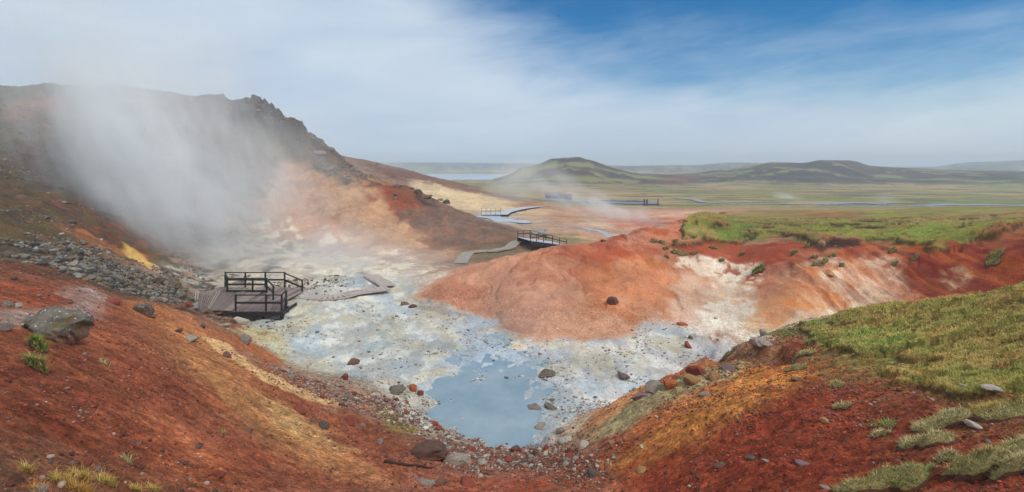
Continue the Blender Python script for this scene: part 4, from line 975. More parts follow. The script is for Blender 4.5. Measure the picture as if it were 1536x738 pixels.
B1 = rock_px(82, 503, 98, R_lich, 'big lichen-covered grey boulder with dark moss beside the pale path', cat='boulder', name='boulder', mesh=big_mesh(R_lich, 6, .74, 5, 16), hr=.95, sink=.2, rz=.25)
B1.rotation_euler = (0, .12, .3)
for px, py, w_, m, lb, kw in [
 (645,684,58,R_brown,'largest brown grey boulder above the rubble near the bottom edge', dict(hr=.75, mesh=big_mesh(R_brown, 17, .55, 4), rz=.1)),
 (688,694,48,R_grey,'flat grey slab leaning against the large brown grey boulder', dict(hr=.55, rz=.5)),
 (920,455,18,R_brown,'single round brown rock sitting on the orange side of the dome', dict(hr=1.1)),
 (1142,520,40,R_dark,'large blue grey boulder at the tip of the near meadow', dict(hr=.8, mesh=big_mesh(R_grey, 23, .6, 4))),
 (1145,503,15,R_grey,'small upright grey rock just behind the blue grey boulder at the meadow tip', dict(hr=1.3)),
 (1032,520,15,R_red,'red brown rock on the white crust left of the meadow tip', dict()),
 (1036,507,9,R_dark,'small bluish dark rock just behind the red brown one on the white crust', dict()),
 (1024,487,17,R_orange,'flat orange rock half buried low on the pale bowl', dict(hr=.5)),
 (361,484,24,R_pale,'whitish oval rock right below the corner of the timber platform', dict(hr=.8)),
 (367,513,28,R_grey,'pale grey rock at the edge of the white flats below the platform', dict(hr=.8)),
 (336,489,18,R_pale,'flat pale rock on the red slope left of the whitish oval one', dict(hr=.5)),
 (304,491,11,R_dark,'dark rock standing upright on the red slope below the ramp', dict(hr=1.2)),
 (284,508,26,R_grey,'flat grey slab on the orange slope at the head of the yellow streak', dict(hr=.4)),
 (341,536,18,R_brown,'brown rock beside the pale streak on the left slope', dict(hr=1)),
 (267,497,14,R_brown,'small dark brown stone left of the flat slab on the orange slope', dict(hr=.6)),
 (268,463,18,R_brown,'dark brown rock at the left foot of the plank ramp', dict(hr=.9)),
 (280,460,15,R_red,'rust red rock touching the left edge of the plank ramp', dict(hr=1.1)),
 (302,466,16,R_dark,'dark rock in front of the plank ramp', dict(hr=.8)),
 (315,470,14,R_brown,'brown rock between the dark one and the platform corner', dict(hr=.9)),
 (332,472,22,R_brown,'wide purplish brown rock under the platform front corner', dict(hr=.8)),
 (216,470,28,R_lich,'grey lichened rock above the head of the orange slope', dict(hr=1.0)),
 (228,476,14,R_dark,'dark rock right beside the lichened rock on the orange slope', dict(hr=.7)),
 (168,454,26,R_red,'long low red rock beside the end of the pale path', dict(hr=.45)),
 (98,452,24,R_red,'flat reddish rock on the path above the big boulder', dict(hr=.4)),
 (10,458,18,R_lich,'grey rock left of the path at the left edge', dict(hr=.8)),
 (24,459,14,R_pale,'pale rock right beside the grey one near the left edge', dict(hr=.7)),
 (8,494,22,R_dark,'dark grey rock below the path at the left edge', dict(hr=.8)),
 (22,420,12,R_brown,'brown stone on the red bank above the path', dict()),
 (90,376,14,R_dark,'black rounded rock at the upper left of the rubble heap', dict(hr=.8)),
 (450,617,28,R_red,'dark red rock on the brown slope between streak and rubble', dict(hr=.6)),
 (484,640,22,R_dark,'black rock lower right of the dark red one on the left slope', dict(hr=.8)),
 (470,632,10,R_dark,'small black stone touching the left of the black rock', dict()),
 (525,632,26,R_red,'low maroon rock on the slope above the boggy moss', dict(hr=.5)),
 (542,640,14,R_purple,'purple stone right next to the low maroon rock', dict(hr=.7)),
 (373,648,13,R_brown,'round brown stone in a red patch on the tan slope', dict(hr=.9)),
 (391,657,8,R_tan,'small tan stone below the round brown stone', dict()),
 (570,664,14,R_grey,'small grey stone on the bare brown slope left of the moss', dict(hr=.8)),
 (595,588,32,R_grey,'big pale grey rock in the shore rubble left of the pool', dict(hr=.8, mesh=big_mesh(R_grey, 31, .6, 4))),
 (516,569,18,R_red,'upright red rock in the shore rubble', dict(hr=1.0)),
 (620,586,16,R_orange,'bright orange rock in the rubble right beside the pale grey rock', dict(hr=.9)),
 (630,592,14,R_red,'rusty rock just below the bright orange one', dict(hr=.9)),
 (528,546,20,R_brown,'upturned brown rock on the white flats above the shore rubble', dict(hr=.8)),
 (638,726,34,R_grey,'flat grey slab near the bottom centre edge', dict(hr=.3)),
 (662,724,18,R_brown,'dark brown stone right of the flat slab at the bottom centre', dict(hr=.6)),
 (703,727,30,R_red,'broken dark red rock at the bottom centre', dict(hr=.5)),
 (750,637,11,R_red,'lone small red brown rock standing in the blue pool', dict(hr=.8)),
 (806,616,34,R_grey,'layered grey slab at the right side of the pool', dict(hr=.5)),
 (826,612,20,R_dark,'dark slab right of the layered one by the pool', dict(hr=.6)),
 (812,640,20,R_grey,'grey slab at the lower right corner of the pool', dict(hr=.5)),
 (820,562,26,R_dark,'dark low rock in the grey shallows right of the pool', dict(hr=.45)),
 (935,566,22,R_dark,'blue grey rock on the white crust left of the ochre bank', dict(hr=.7)),
 (890,712,20,R_dark,'dark grey stone alone at the right end of the bottom rubble', dict(hr=.8)),
 (875,671,18,R_pale,'pale stone at the foot of the ochre bank', dict(hr=.7)),
 (850,662,24,R_pale,'cracked pale rock by the right end of the pool', dict(hr=.6)),
 (841,648,16,R_grey,'grey stone wedged above the cracked pale rock', dict(hr=.8)),
 (962,596,30,R_purple,'purple rock at the low end of the row on the right bank', dict(hr=.55, rz=.5)),
 (984,584,30,R_grey,'long grey rock second in the row on the right bank', dict(hr=.6, rz=.4)),
 (1004,579,26,R_orange,'orange rock third in the row on the right bank', dict(hr=.8)),
 (1036,572,26,R_tan,'tall tan rock leaning in the row on the right bank', dict(hr=1.0)),
 (1046,560,28,R_red,'dark red rock behind the tall tan rock on the right bank', dict(hr=.7)),
 (1072,568,30,R_tan,'wide ochre rock right of the tall tan rock', dict(hr=.8)),
 (1092,553,26,R_purple,'purple slab at the top end of the row on the right bank', dict(hr=.3)),
 (1060,592,24,R_grey,'flat grey rock half buried below the row on the right bank', dict(hr=.35)),
 (1156,561,16,R_orange,'flat orange slab on the top of the right bank', dict(hr=.4)),
 (1192,570,18,R_brown,'rusty brown rock right of the orange slab', dict(hr=.6)),
 (963,672,8,R_pale,'thin pale stone alone on the orange slope', dict(hr=1.2)),
 (985,626,6,R_pale,'tiny white stone on the greenish slope', dict()),
 (1237,633,14,R_tan,'tan upright stone on the red ground right of the ochre slope', dict(hr=1.0)),
 (1204,696,24,R_purple,'flat grey purple stone on the red ground near the bottom', dict(hr=.4)),
 (1127,688,22,R_dark,'flat black stone on the red ground near the bottom', dict(hr=.45)),
 (1150,692,16,R_grey,'grey stone right beside the flat black one', dict(hr=.4)),
 (1080,698,20,R_brown,'low brown stone left of the flat black one', dict(hr=.4)),
 (1048,716,14,R_brown,'small brown stone near the bottom below the orange slope', dict(hr=.4)),
 (960,706,20,R_tan,'low tan stone on the lower orange slope', dict(hr=.35)),
 (1488,584,26,R_pale,'white lichened rock lying in the meadow near the right edge', dict(hr=.45)),
 (1446,580,14,R_pale,'small white stone in the meadow left of the lichened rock', dict(hr=.6)),
 (1462,640,32,R_pale,'grey white crumbling rock between the grass tussocks', dict(hr=.5)),
 (1238,732,16,R_grey,'small grey stone at the bottom edge near the tussocks', dict(hr=.5)),
 (55,738,30,R_grey,'grey stone among yellow grass at the bottom left', dict(hr=.5)),
 (131,697,15,R_red,'reddish brown stone above the yellow grass at the bottom left', dict(hr=.8)),
 (106,697,14,R_brown,'brown stone left of the reddish one above the yellow grass', dict(hr=.8)),
 (76,694,10,R_dark,'small dark stone left end above the yellow grass', dict(hr=.6)),
 (145,705,12,R_purple,'purple stone right of the reddish one above the yellow grass', dict(hr=.8)),
 (155,711,8,R_grey,'small pale grey stone below the purple one', dict(hr=.7)),
 (326,715,22,R_red,'dark red rock near the bottom left of centre', dict(hr=.6)),
 (296,672,12,R_purple,'purple grey stone on the lower left slope', dict(hr=.7)),
 (12,628,9,R_dark,'dark stone near the left edge on the red slope', dict(hr=.6)),
 (8,590,9,R_grey,'grey stone near the left edge upper red slope', dict(hr=.6)),
 (55,608,6,R_grey,'tiny grey stone on the red slope below the green grass', dict(hr=.7)),
 (670,305,15,R_dark,'dark boulder on the brown crest of the long ridge', dict(hr=.7, name='boulder')),
 (660,301,9,R_dark,'small dark rock left of the crest boulder', dict(hr=.7)),
 (642,297,15,R_dark,'dark jagged rock higher up the ridge crest', dict(hr=.8)),
 (628,290,15,R_dark,'broad dark outcrop rock upper ridge crest', dict(hr=.7)),
 (497,226,12,R_dark,'leaning rock tip below the crag on the skyline', dict(hr=.8, sink=.05)),
 (480,213,12,R_dark,'dark skyline rock right under the crag', dict(hr=.9)),
 (470,209,9,R_dark,'small dark rock touching the foot of the crag', dict(hr=.9)),
 (482,231,22,R_grey,'pale grey ledge rock in the green patch below the crag', dict(hr=.45)),
 (497,254,18,R_purple,'grey purple rock on the scree under the ledge', dict(hr=.7)),
 (374,155,9,R_dark,'upright dark rock on the misty skyline', dict(hr=1.3)),
 (523,247,14,R_dark,'dark rock on the skyline where the crest levels', dict(hr=.7)),
 (92,352,8,R_pale,'pale stone on the orange earth above the rubble heap', dict(hr=.8)),
 (100,344,6,R_pale,'smaller pale stone just above the other on the orange earth', dict(hr=.6)),
 (152,360,6,R_pale,'small pale stone right of the orange earth', dict(hr=.8)),
 (70,327,9,R_dark,'dark stone on the red earth high at the left', dict(hr=.8)),
 (1074,478,6,R_pale,'small white stone in the pale bowl', dict(hr=.8)),
 (618,461,14,R_brown,'brown stone at the left toe of the dome', dict(hr=.7)),
 (607,457,14,R_dark,'dark stone left of the brown one at the toe of the dome', dict(hr=.7)),
 (1247,413,12,R_tan,'ochre boulder stuck in the pale upper cliff', dict(hr=.9)),
 (905,362,11,R_dark,'dark clod on the far rim of the dome', dict(hr=.7)),
]:
    kw = dict(kw)
    if 'boulder' in lb: kw.setdefault('name', 'boulder'); kw['cat'] = 'boulder'
    rock_px(px, py, w_, m, lb, **kw)

def poly_sample(poly, n_):
    P = np.array(poly, float); out = []
    x0, y0 = P.min(0); x1, y1 = P.max(0)
    while len(out) < n_:
        q = np.array([random.uniform(x0, x1), random.uniform(y0, y1)]); ins = False
        for i in range(len(P)):
            a, b_ = P[i], P[(i + 1) % len(P)]
            if (a[1] > q[1]) != (b_[1] > q[1]) and q[0] < (b_[0] - a[0]) * (q[1] - a[1]) / (b_[1] - a[1]) + a[0]: ins = not ins
        if ins: out.append(q)
    return np.array(out)
HEAP = [(58,372),(90,362),(130,362),(150,378),(163,398),(150,414),(95,412),(62,398)]
STRIP = [(120,398),(165,400),(200,410),(255,425),(283,438),(283,452),(225,445),(165,432),(120,418)]
SHORE = [(420,552),(470,570),(520,588),(575,590),(620,610),(660,640),(700,655),(690,672),(650,660),(605,636),(560,620),(500,606),(440,578)]
LOWER = [(660,668),(700,660),(760,676),(830,668),(880,685),(890,708),(840,700),(780,705),(715,700),(690,690)]
HILLR = [(0,250),(60,260),(110,330),(190,330),(235,400),(170,385),(80,345),(20,380),(0,360)]
def cluster(poly, n_, wr, mats, label, group):
    q = poly_sample(poly, n_); P = cast(q[:, 0], q[:, 1], Z); order = np.argsort(-P[:, 1])
    for i in order:
        w_ = random.uniform(*wr) ** 1.0 * random.choice((.75, 1, 1, 1.3)) / F * P[i, 1]
        rock_at(P[i], w_, random.choices([m for m, _ in mats], [c for _, c in mats])[0], label, group=group, hr=random.uniform(.7, 1.05), sink=.18)
cluster(HEAP, 62, (8, 14), [(R_dark, 4), (R_lich, 3), (R_grey, 1)], 'grey basalt stone in the rubble heap on the left slope', 'stones of the left rubble heap')
cluster(STRIP, 52, (7, 12), [(R_dark, 3), (R_lich, 3), (R_grey, 2)], 'grey stone in the rubble strip between the heap and the platform', 'stones of the strip above the platform')
cluster(SHORE, 52, (6, 12), [(R_grey, 4), (R_brown, 2), (R_red, 2), (R_pale, 2)], 'small rock in the shore rubble left of the pool', 'rocks of the left shore rubble')
cluster(LOWER, 34, (7, 14), [(R_grey, 3), (R_brown, 2), (R_red, 2), (R_pale, 2)], 'small rock in the rubble below the pool', 'rocks of the rubble below the pool')

# loose stones nobody could count: one mesh per kind of ground
def mat_tint(name, rough=.85, bmp=True, spec=.25):
    m, nt, b = mat(name); at = nt.nodes.new('ShaderNodeAttribute'); at.attribute_name = 'tint'
    nt.links.new(at.outputs['Color'], b.inputs['Base Color']); b.inputs['Roughness'].default_value = rough; b.inputs['Specular IOR Level'].default_value = spec; return m
M_stone = mat_tint('loose_stones')
bm = bmesh.new(); bmesh.ops.create_icosphere(bm, subdivisions=1, radius=.5); ICO = np.array([v.co[:] for v in bm.verts]); ICF = np.array([[v.index for v in f.verts] for f in bm.faces]); bm.free()
def tri_mesh(name, co, fa, colours, m, smooth=False):
    me = bpy.data.meshes.new(name); me.vertices.add(len(co)); me.vertices.foreach_set('co', co.astype(np.float32).ravel())
    me.loops.add(fa.size); me.loops.foreach_set('vertex_index', fa.astype(np.int32).ravel()); me.polygons.add(len(fa))
    me.polygons.foreach_set('loop_start', np.arange(0, fa.size, fa.shape[1], dtype=np.int32)); me.update(calc_edges=True)
    at = me.attributes.new('tint', 'FLOAT_COLOR', 'POINT'); c4 = np.ones((len(co), 4), np.float32); c4[:, :3] = colours; at.data.foreach_set('color', c4.ravel())
    if smooth: me.polygons.foreach_set('use_smooth', np.ones(len(fa), bool))
    me.materials.append(m); o = bpy.data.objects.new(name, me); COL.objects.link(o); return o
def pick_vertices(weight, n_, ymax=None):
    w = weight.copy(); w[:, :40] *= 1; p = w.ravel() / w.sum(); k = rng.choice(p.size, n_, p=p); j, i = np.unravel_index(k, w.shape)
    j = np.clip(j + rng.uniform(-.5, .5, n_), 0, NR - 1.01); i = np.clip(i + rng.uniform(-.5, .5, n_), 0, NT - 1.01)
    l = np.interp(j, np.arange(NR), lr); t = TH0 + i / (NT - 1) * (TH1 - TH0); x = np.exp(l) * np.sin(t); y = np.exp(l) * np.cos(t)
    return np.stack([x, y, samp(Z, x, y)], 1)
def loose(name, P, size, cols, label=None, flat=.6):
    n_ = len(P); base = ICO[None] * (1 + rng.uniform(-.3, .3, (n_, len(ICO), 1)))
    base[..., 2] *= flat; a = rng.uniform(0, 6.28, n_); ca, sa = np.cos(a), np.sin(a)
    x = base[..., 0] * ca[:, None] * 1.25 - base[..., 1] * sa[:, None]; y = base[..., 0] * sa[:, None] * 1.25 + base[..., 1] * ca[:, None]
    co = np.stack([x, y, base[..., 2]], -1) * size[:, None, None] + P[:, None] + np.array([0, 0, .12])[None, None] * size[:, None, None]
    fa = (ICF[None] + (np.arange(n_) * len(ICO))[:, None, None]).reshape(-1, 3)
    cl = lin(np.array(cols))[rng.integers(0, len(cols), n_)] * rng.uniform(.65, 1.35, (n_, 1))
    o = tri_mesh(name, co.reshape(-1, 3), fa, np.repeat(cl, len(ICO), 0), M_stone); tag(o, label, None, None, 'stuff'); return o
inview = (np.abs(GX) < GY * 1.25)
clump = sstep(-.25, .45, fbm(GX / 1.1, GY / 1.1, 4, 1001, .6))
wl = bare * inview * (GR < 30) * (GR > 4.5) * (GX < 2) * (.15 + clump) * (1 - floor) * (1 - hillw)
P = pick_vertices(wl, 26000); r_ = P[:, 1]
loose('gravel', P, np.clip(rng.lognormal(-4.05, .45, len(P)), .007, .05) * np.clip(r_ / 9, .8, 1.6), [(120,62,44),(84,50,42),(176,96,58),(128,98,86),(98,80,74),(160,76,44),(72,50,46)], 'red and grey grit strewn over the left slope')
wl = bare * inview * (GR < 24) * (GR > 4.5) * (GX > 0) * (.15 + clump) * (1 - floor) * (1 - a_mead) * (1 - .7 * sstep(5.2, 3.5, GX) * 1)
P = pick_vertices(wl, 24000); r_ = P[:, 1]
loose('gravel', P, np.clip(rng.lognormal(-4.05, .45, len(P)), .007, .05) * np.clip(r_ / 8, .8, 1.6), [(120,50,34),(84,44,36),(170,80,48),(120,92,82),(84,64,60),(148,62,38)], 'red grit strewn over the right slope')
P = pick_vertices(bare * inview * (GR < 26) * (GR > 5) * (.1 + clump ** 2) * (1 - floor) * (1 - hillw) * (1 - a_mead), 1500)
loose('gravel', P, np.clip(rng.lognormal(-3.0, .4, len(P)), .03, .11), [(104,70,60),(84,62,58),(140,84,62),(124,108,100),(150,130,116),(92,48,40)], 'scattered coarse stones on the red slopes', .65)
sh_w = np.maximum(area(SHORE, .8, .8), area(LOWER, .8, .8)) + .03 * floor
P = pick_vertices(sh_w * inview, 6500); loose('pebbles', P, np.clip(rng.lognormal(-3.05, .5, len(P)), .015, .16), [(150,142,134),(120,110,104),(104,66,56),(130,74,56),(90,78,74),(160,146,126),(120,84,66)], 'pebbles along the shore of the pool')
P = pick_vertices(floor * (1 - a_pool) * (1 - sstep(33, 37, GY)) * inview * sstep(-.1, .4, fbm(GX / 1.5, GY / 1.5, 4, 1011)), 2600); loose('pebbles', P, np.clip(rng.lognormal(-2.85, .5, len(P)), .02, .22), [(160,160,156),(186,182,172),(134,130,126),(170,160,144),(120,110,104)], 'pebbles over the white flats')
rub = np.maximum(area(HEAP, .8, .8), area(STRIP, .8, .8)); P = pick_vertices((rub + .0) * inview, 5200)
loose('rubble', P, np.clip(rng.lognormal(-2.1, .45, len(P)), .05, .33), [(102,98,92),(76,74,70),(126,122,114),(60,58,56),(112,98,76)], 'small grey rubble between the heap stones', .75)
wl = stony * (1 - sstep(-16, -12, GX)) * inview * sstep(.0, .3, fbm(GX / 3, GY / 5, 4, 1021)) * (GR > 16) + hillw * .08 * inview * sstep(.1, .35, fbm(GX / 4, GY / 4, 4, 1024)) * sstep(-6, -3.5, Zb) * (HF < .02) * (DS < .02) + ca * .2 * (HF < .02)
wl = wl * (HF < .02) * (DS < .05) * (wh < .3)
P = pick_vertices(wl, 8000); loose('scree', P, np.clip(rng.lognormal(-6.0, .5, len(P)), .001, .009) * P[:, 1], [(100,96,90),(80,76,74),(124,118,110),(76,66,60),(118,88,70)], 'dark scree on the big hill', .75)

# ------------------------------------------------------------------ grass
M_grass = mat_tint('grass_blades', .75, spec=.15)
def blades(name, P, length, width, cols, lean=.7, wind=None, spread=1.0, parent=None, nrm=None):
    n_ = len(P); a = rng.uniform(0, 6.28, n_)
    if wind is not None: a = wind + rng.normal(0, 1.3, n_)
    L_ = length * np.clip(rng.lognormal(-.12, .42, n_), .35, 2.2); le = np.clip(rng.normal(lean, .22, n_), .05, 1.35)
    dx, dy = np.cos(a) * spread, np.sin(a) * spread; sx, sy = -dy, dx; w_ = width * rng.uniform(.7, 1.3, n_)
    base = P; midp = base + np.stack([dx * L_ * .35 * le, dy * L_ * .35 * le, L_ * .55 * np.cos(le * .6)], 1)
    tip = base + np.stack([dx * L_ * .95 * le, dy * L_ * .95 * le, L_ * np.clip(np.cos(le), .12, 1)], 1)
    s_ = np.stack([sx * w_ / 2, sy * w_ / 2, np.zeros(n_)], 1)
    co = np.stack([base - s_, base + s_, midp + s_ * .7, midp - s_ * .7, tip], 1).reshape(-1, 3)
    k = np.arange(n_)[:, None] * 5; fa = np.concatenate([k + [0, 1, 2], k + [0, 2, 3], k + [3, 2, 4]], 0)
    if np.asarray(cols).ndim == 2 and len(cols) == n_: c = cols
    else: c = lin(np.array(cols))[rng.integers(0, len(cols), n_)]
    c = c * rng.uniform(.7, 1.3, (n_, 1)); cc_ = np.repeat(c, 5, 0)
    o = tri_mesh(name, co, fa, cc_, M_grass)
    if parent: o.parent = parent
    return o
def turf_blades(am, n_, L0, W0, label, seed, scale):
    P = pick_vertices(am * inview, n_); x, y = P[:, 0], P[:, 1]
    n1 = fbm(x / scale, y / scale, 4, seed, .6); n2_ = fbm(x / scale * 1.7, y / scale * 1.7, 4, seed + 20, .6)
    base = samp(colr, x, y); c = base * .95 + lin((128,124,62)) * .4
    c = c * 1.25; t = (sstep(.0, .3, n1) * .6)[:, None]; c = c * (1 - t) + lin((184,150,92)) * t
    t = (sstep(.15, .35, n2_) * .45)[:, None]; c = c * (1 - t) + lin((112,136,64)) * t
    t = (rng.random(n_) < .15)[:, None] * .7; c = c * (1 - t) + lin((204,184,124)) * t
    wind = fbm(x / .45, y / .45, 2, seed + 31) * 7
    o = blades('grass', P, L0 * np.clip(y / 12, .8, 4) ** .6, W0 * y / 12, c, .8, wind); tag(o, label, None, None, 'stuff')
turf_blades((a_mead > .55) * 1.0, 145000, .05, .010, 'matted olive grass of the near meadow', 1101, .7)
turf_blades((a_turf > .6) * (GR < 65) * (hole < .3) * 1.0, 36000, .035, .007, 'short grass on the plateau above the red cliff', 1151, 1.8)

M_peat = plain_mat('peat_soil', (104,62,44), .95, scale=9, rgb2=(60,42,34), bmp=.8, bd=.05)
M_sod = plain_mat('sod', (142,136,88), .95, scale=9, rgb2=(112,104,66), bmp=.8, bd=.05)
def tussock(px, py, wpx, hr, label, cols, n_=900, rz=0, L_=.09, dr=.55, name='grass_tussock', cat='grass tussock', group=None, sod=.25, mound_h=1.0):
    p = on(px, py); w_ = wpx / F * p.y; root = empty(name, p, rz); tag(root, label, cat, group)
    seed = random.randrange(999); r_ = np.random.default_rng(seed)
    u = np.linspace(0, 2 * math.pi, 49); v = np.linspace(0, 1, 15); U, V = np.meshgrid(u, v)
    ang = V * math.pi * .56; rad = np.sin(ang) * (1 + .42 * fbm(np.cos(U) * 1.6 + seed, np.sin(U) * 1.6, 3, 7) + .1 * fbm(np.cos(U) * 6 + seed, np.sin(U) * 6 + V * 3, 3, 17))
    H_ = w_ * hr * .62; X = np.cos(U) * rad * w_ / 2; Y = np.sin(U) * rad * w_ / 2 * dr; Zt = (np.cos(ang) * (1 + .7 * fbm(np.cos(U) * 1.9 * V + seed, np.sin(U) * 1.9 * V, 4, 27))) * H_ * mound_h + H_ * .02
    # sit on the slope
    Zt = Zt + (samp(Z, X * math.cos(rz) - Y * math.sin(rz) + p.x, X * math.sin(rz) + Y * math.cos(rz) + p.y) - p.z) - H_ * .1
    o = grid_mesh('soil_mound', X, Y, Zt); o.data.materials.append(M_peat); o.data.materials.append(M_sod); o.parent = root
    nv = o.data.polygons; mi = np.repeat((v[:-1] < .62).astype(np.int32), 48); nv.foreach_set('material_index', mi)
    # blades rooted on the top surface
    kk = r_.uniform(0, .66, n_) ** .6 * .85; uu = r_.uniform(0, 2 * math.pi, n_)
    fi = uu / (2 * math.pi) * 48; fj = np.clip(kk, 0, .99) * 14; i = fi.astype(int); j = fj.astype(int); i = np.minimum(i, 47); j = np.minimum(j, 13)
    a = fi - i; b_ = fj - j
    def S_(G): return (G[j, i] * (1 - a) + G[j, i + 1] * a) * (1 - b_) + (G[j + 1, i] * (1 - a) + G[j + 1, i + 1] * a) * b_
    P = np.stack([S_(X), S_(Y), S_(Zt) - .01], 1)
    wd = uu + r_.normal(0, .3, n_)
    blades('grass_blades', P, L_, .006 * p.y / 7, cols, .85 * 1.0, wd, parent=root); return root
OL = [(140,112,74),(146,142,80),(176,162,108),(122,130,68),(192,174,126),(130,120,78)]; GRN = [(98,130,52),(126,146,64),(84,112,46)]; YEL = [(190,156,84),(166,140,70),(150,132,66),(204,176,110)]; PALE = [(150,120,84),(190,178,132),(166,160,110),(138,142,86),(206,192,146)]
for a_ in [
 (1405,643,92,.24,'long grass tussock capping a red clod, just left of the crumbling rock',PALE,1500),
 (1300,739,110,.30,'broad tussock with stones and peat at the bottom edge',OL,1500),
 (1385,668,90,.2,'flat tussock with a dark peat lip under the longest capped clod',PALE,1300),
 (1345,735,80,.34,'bright green tufted tussock at the bottom edge right of the broad one',GRN+OL,1500),
 (1366,712,70,.26,'small green tussock trailing up from the bottom edge',GRN+OL,1000),
 (1478,700,140,.26,'biggest tussock with a dark overhanging peat face',OL,2400),
 (1535,706,90,.34,'tussock cut by the right edge beside the biggest one',PALE,1500),
 (1545,668,90,.26,'upper tussock at the right edge above the biggest one',PALE,1500),
 (1420,690,34,.4,'small pale tuft in front of the dark peat face',PALE,500),
 (1530,618,110,.2,'tussock ledge at the right edge below the meadow',OL,1500),
 (1325,640,36,.3,'small green tuft alone on the red ground, upper of two',GRN+OL,500),
 (1320,652,34,.25,'small pale tuft alone on the red ground, lower of two',PALE,450),
 (1262,612,30,.3,'low faded tuft on the red ground below the meadow corner',PALE,350),
 (1255,578,24,.3,'faded tuft at the meadow corner on bare soil',PALE,300),
 (1205,532,40,.2,'pale tuft on the soil below the bright green meadow tip',PALE,450),
 (1195,552,34,.14,'thin green mat on the red soil under the meadow tip',OL,400),
 (1088,536,20,.3,'small green tuft on top of the orange bank',GRN,250),
 (1480,618,60,.22,'yellow brown tuft beside the crumbling white rock',YEL,700),
]:
    px, py, w_, hr, lb, cols, n_ = a_; tussock(px, py, w_ * .95, hr * 1.1, lb, cols, int(n_ * 1.15), L_=.06)
for px, py, w_, hr, lb, cols, n_ in [
 (57,525,26,.7,'upper tuft of fresh green grass below the big boulder',GRN,500),(53,552,30,.7,'lower and wider tuft of green grass below the big boulder',GRN+OL,700)]:
    tussock(px, py, w_, hr, lb, cols, n_, L_=.13, name='grass_tuft', cat='grass tuft')
for px, py, w_, lb, cols, n_ in [
 (42,706,24,'small yellow tuft nearest the left edge',YEL,350),(92,722,44,'pale yellow tuft, second in the bottom left row',YEL,800),(58,738,34,'amber tuft at the very bottom left',[(190,130,60),(170,120,56)],600),
 (122,716,40,'tall amber tuft in the middle of the bottom left row',YEL,800),(120,736,50,'wide amber tuft under the tall one at the bottom left',[(184,140,70),(164,120,60)],900),
 (160,724,40,'yellow tuft, right end of the bottom left row',YEL,700),(205,736,26,'small dry tuft at the bottom edge right of the amber row',YEL,350),(230,736,22,'last small dry tuft on the bottom edge',YEL,300),
 (190,690,26,'thin straw tuft on the red grit of the lower left slope',PALE,160),(334,650,14,'tiny green yellow tuft on the tan slope',OL,120),(155,545,26,'thin straw tuft on the upper left slope',PALE,140)]:
    tussock(px, py, w_ * .72, .28, lb, cols, int(n_ * .55), L_=.085, name='dry_grass_tuft', cat='grass tuft', mound_h=.5)
tussock(1137,409,18,.7,'lone dark green clump on the red wall of the bowl',GRN,350, L_=.2, name='grass_clump', cat='grass clump')
tussock(1492,392,26,.6,'green clump clinging to the dark red cliff near the right edge',GRN+OL,350, L_=.2, name='grass_clump', cat='grass clump')
for px, py, w_ in [(981,362,9),(993,364,9),(999,372,8),(1012,378,10),(1000,385,6),(1022,381,13),(1040,380,8),(1069,372,9),(1083,390,7),(1113,381,7),(1190,379,9),(1210,370,9),(1222,386,8),(1237,392,9),(1224,397,10),(1262,398,7),(1338,377,10),(1342,396,7),(1249,384,8),(1372,388,10)]:
    tussock(px, py + 1, w_ * 1.2, .5, 'small dark green grass clump on the red rim below the turf', GRN + OL, 90, L_=.16, name='grass_clump', cat='grass clump', group='small grass clumps on the red rim')

# ------------------------------------------------------------------ haze and steam
def vol_box():
    bm = bmesh.new(); bmesh.ops.create_cube(bm, size=1, matrix=Matrix.Translation((0, 0, 7)) @ Matrix.Diagonal((6400, 6400, 56, 1)))
    m = bpy.data.materials.new('haze'); m.use_nodes = True; nt = m.node_tree; nt.nodes.clear(); out = nt.nodes.new('ShaderNodeOutputMaterial')
    pv = nt.nodes.new('ShaderNodeVolumePrincipled'); pv.inputs['Color'].default_value = (.76, .88, 1, 1); pv.inputs['Density'].default_value = HAZE_DENSITY; pv.inputs['Anisotropy'].default_value = .1
    nt.links.new(pv.outputs[0], out.inputs['Volume']); o = link_bm('haze', bm, m); o['kind'] = 'stuff'
vol_box()
def steam_mat(name, dens, nscale, lo, hi, strv=(1, 1, 1)):
    m = bpy.data.materials.new(name); m.use_nodes = True; nt = m.node_tree; nt.nodes.clear(); out = nt.nodes.new('ShaderNodeOutputMaterial')
    pv = nt.nodes.new('ShaderNodeVolumePrincipled'); pv.inputs['Color'].default_value = (.955, .985, 1, 1); pv.inputs['Anisotropy'].default_value = .0
    tc = nt.nodes.new('ShaderNodeTexCoord'); ln = nt.nodes.new('ShaderNodeVectorMath'); ln.operation = 'LENGTH'; nt.links.new(tc.outputs['Object'], ln.inputs[0])
    fall = rng_node(nt, ln.outputs['Value'], 0, 1, 1, 0); fall = mnode(nt, 'POWER', mnode(nt, 'MAXIMUM', fall, 0), 1.4)
    geo = nt.nodes.new('ShaderNodeMapping'); geo.inputs['Scale'].default_value = strv; geo.inputs['Location'].default_value = (random.uniform(0, 9), random.uniform(0, 9), 0); nt.links.new(tc.outputs['Object'], geo.inputs[0]); n_ = nt.nodes.new('ShaderNodeTexNoise'); n_.inputs['Scale'].default_value = nscale; n_.inputs['Detail'].default_value = 4; n_.inputs['Roughness'].default_value = .55; n_.inputs['Distortion'].default_value = .6
    nt.links.new(geo.outputs[0], n_.inputs[0])
    nn = rng_node(nt, n_.outputs[0], lo, hi, 0, 1)
    nt.links.new(mnode(nt, 'MULTIPLY', mnode(nt, 'MULTIPLY', fall, nn), dens), pv.inputs['Density']); nt.links.new(pv.outputs[0], out.inputs['Volume'])
    return m
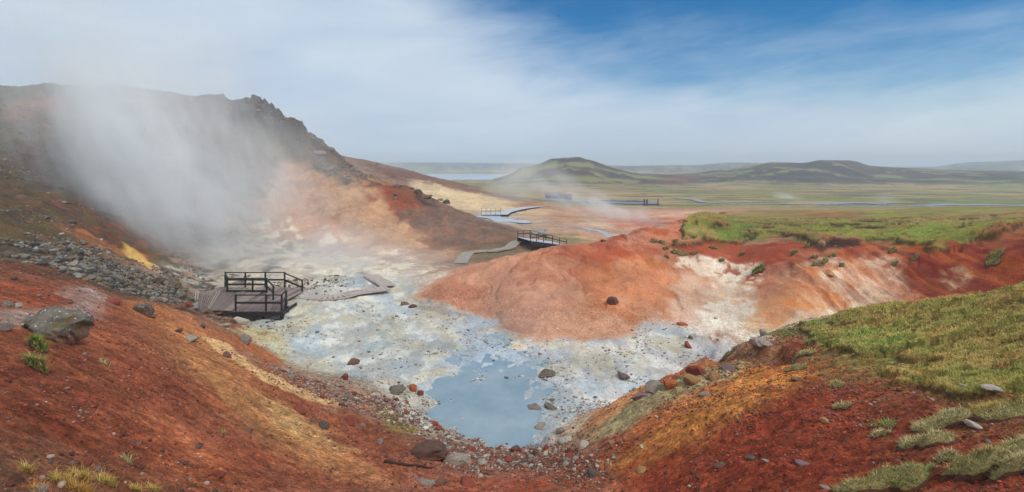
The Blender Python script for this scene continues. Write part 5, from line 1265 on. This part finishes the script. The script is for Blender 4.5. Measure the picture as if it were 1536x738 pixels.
def steam(p0, p1, Y, wpx, dens, depth=None, nscale=.2, lo=.36, hi=.68, mt=None):
    """puff stretched between two directions at distance Y; unit ball scaled to an ellipsoid"""
    Y0, Y1 = (Y, Y) if not isinstance(Y, tuple) else Y
    a = Vector(((p0[0] - CX) / F * Y0, Y0, -(p0[1] - HZ) / F * Y0)); b_ = Vector(((p1[0] - CX) / F * Y1, Y1, -(p1[1] - HZ) / F * Y1))
    c = (a + b_) / 2; d = b_ - a; w_ = wpx / F * (Y0 + Y1) / 2
    bm = bmesh.new(); bmesh.ops.create_icosphere(bm, subdivisions=3, radius=1)
    o = link_bm('steam', bm, steam_mat('steam', dens, 1.0, lo, hi, (nscale * d.length * .33, nscale * w_ * .9, nscale * w_ * .9))); o['kind'] = 'stuff'
    q = d.to_track_quat('X', 'Z'); o.rotation_euler = q.to_euler(); o.location = c; o.scale = (d.length / 2, depth or w_ / 2, w_ / 2); return o
steam((262,455),(100,40), (43,52), 170, 1.0, 4, .3)
steam((330,440),(110,30), (42,52), 250, .5, 6, .3)
steam((340,420),(190,180), (43,48), 160, .5, 4, .3)
steam((290,440),(20,-30), (46,58), 440, .22, 9)
steam((410,450),(240,40), (46,56), 300, .22, 8, .25)
steam((470,440),(340,150), (48,58), 240, .18, 7, .25)
steam((560,400),(420,330), 52, 150, .14, 8)
steam((420,400),(300,260), (46,52), 200, .25, 5, .3)
steam((225,405),(430,400), 44, 110, .45, 4, .3)
steam((180,415),(560,415), 46, 140, .26, 7)
steam((300,425),(740,395), 46, 90, .38, 8)
steam((400,400),(640,360), 50, 120, .16, 8)

steam((560,350),(400,160), (60,66), 200, .09, 8)
steam((60,180),(460,30), 58, 230, .10, 9)
steam((700,470),(880,470), 28, 110, .09, 5)
steam((610,280),(560,230), 150, 80, .13, 14, .06)
steam((720,310),(830,240), 130, 90, .16, 14, .06)
steam((900,330),(780,240), 120, 70, .24, 10, .08)
steam((1030,356),(860,285), 82, 46, .34, 6, .3, .42, .62)
steam((960,345),(800,262), 90, 60, .2, 7, .3, .42, .62)
steam((1000,350),(880,338), 84, 26, .22, 6, .3, .4, .62)
steam((930,350),(900,290), 92, 50, .10, 8, .3)
steam((1220,314),(1160,290), 190, 26, .3, 10, .08)
steam((1320,320),(1325,280), 170, 34, .12, 10, .08)
steam((745,325),(725,300), 100, 50, .10, 8, .1)
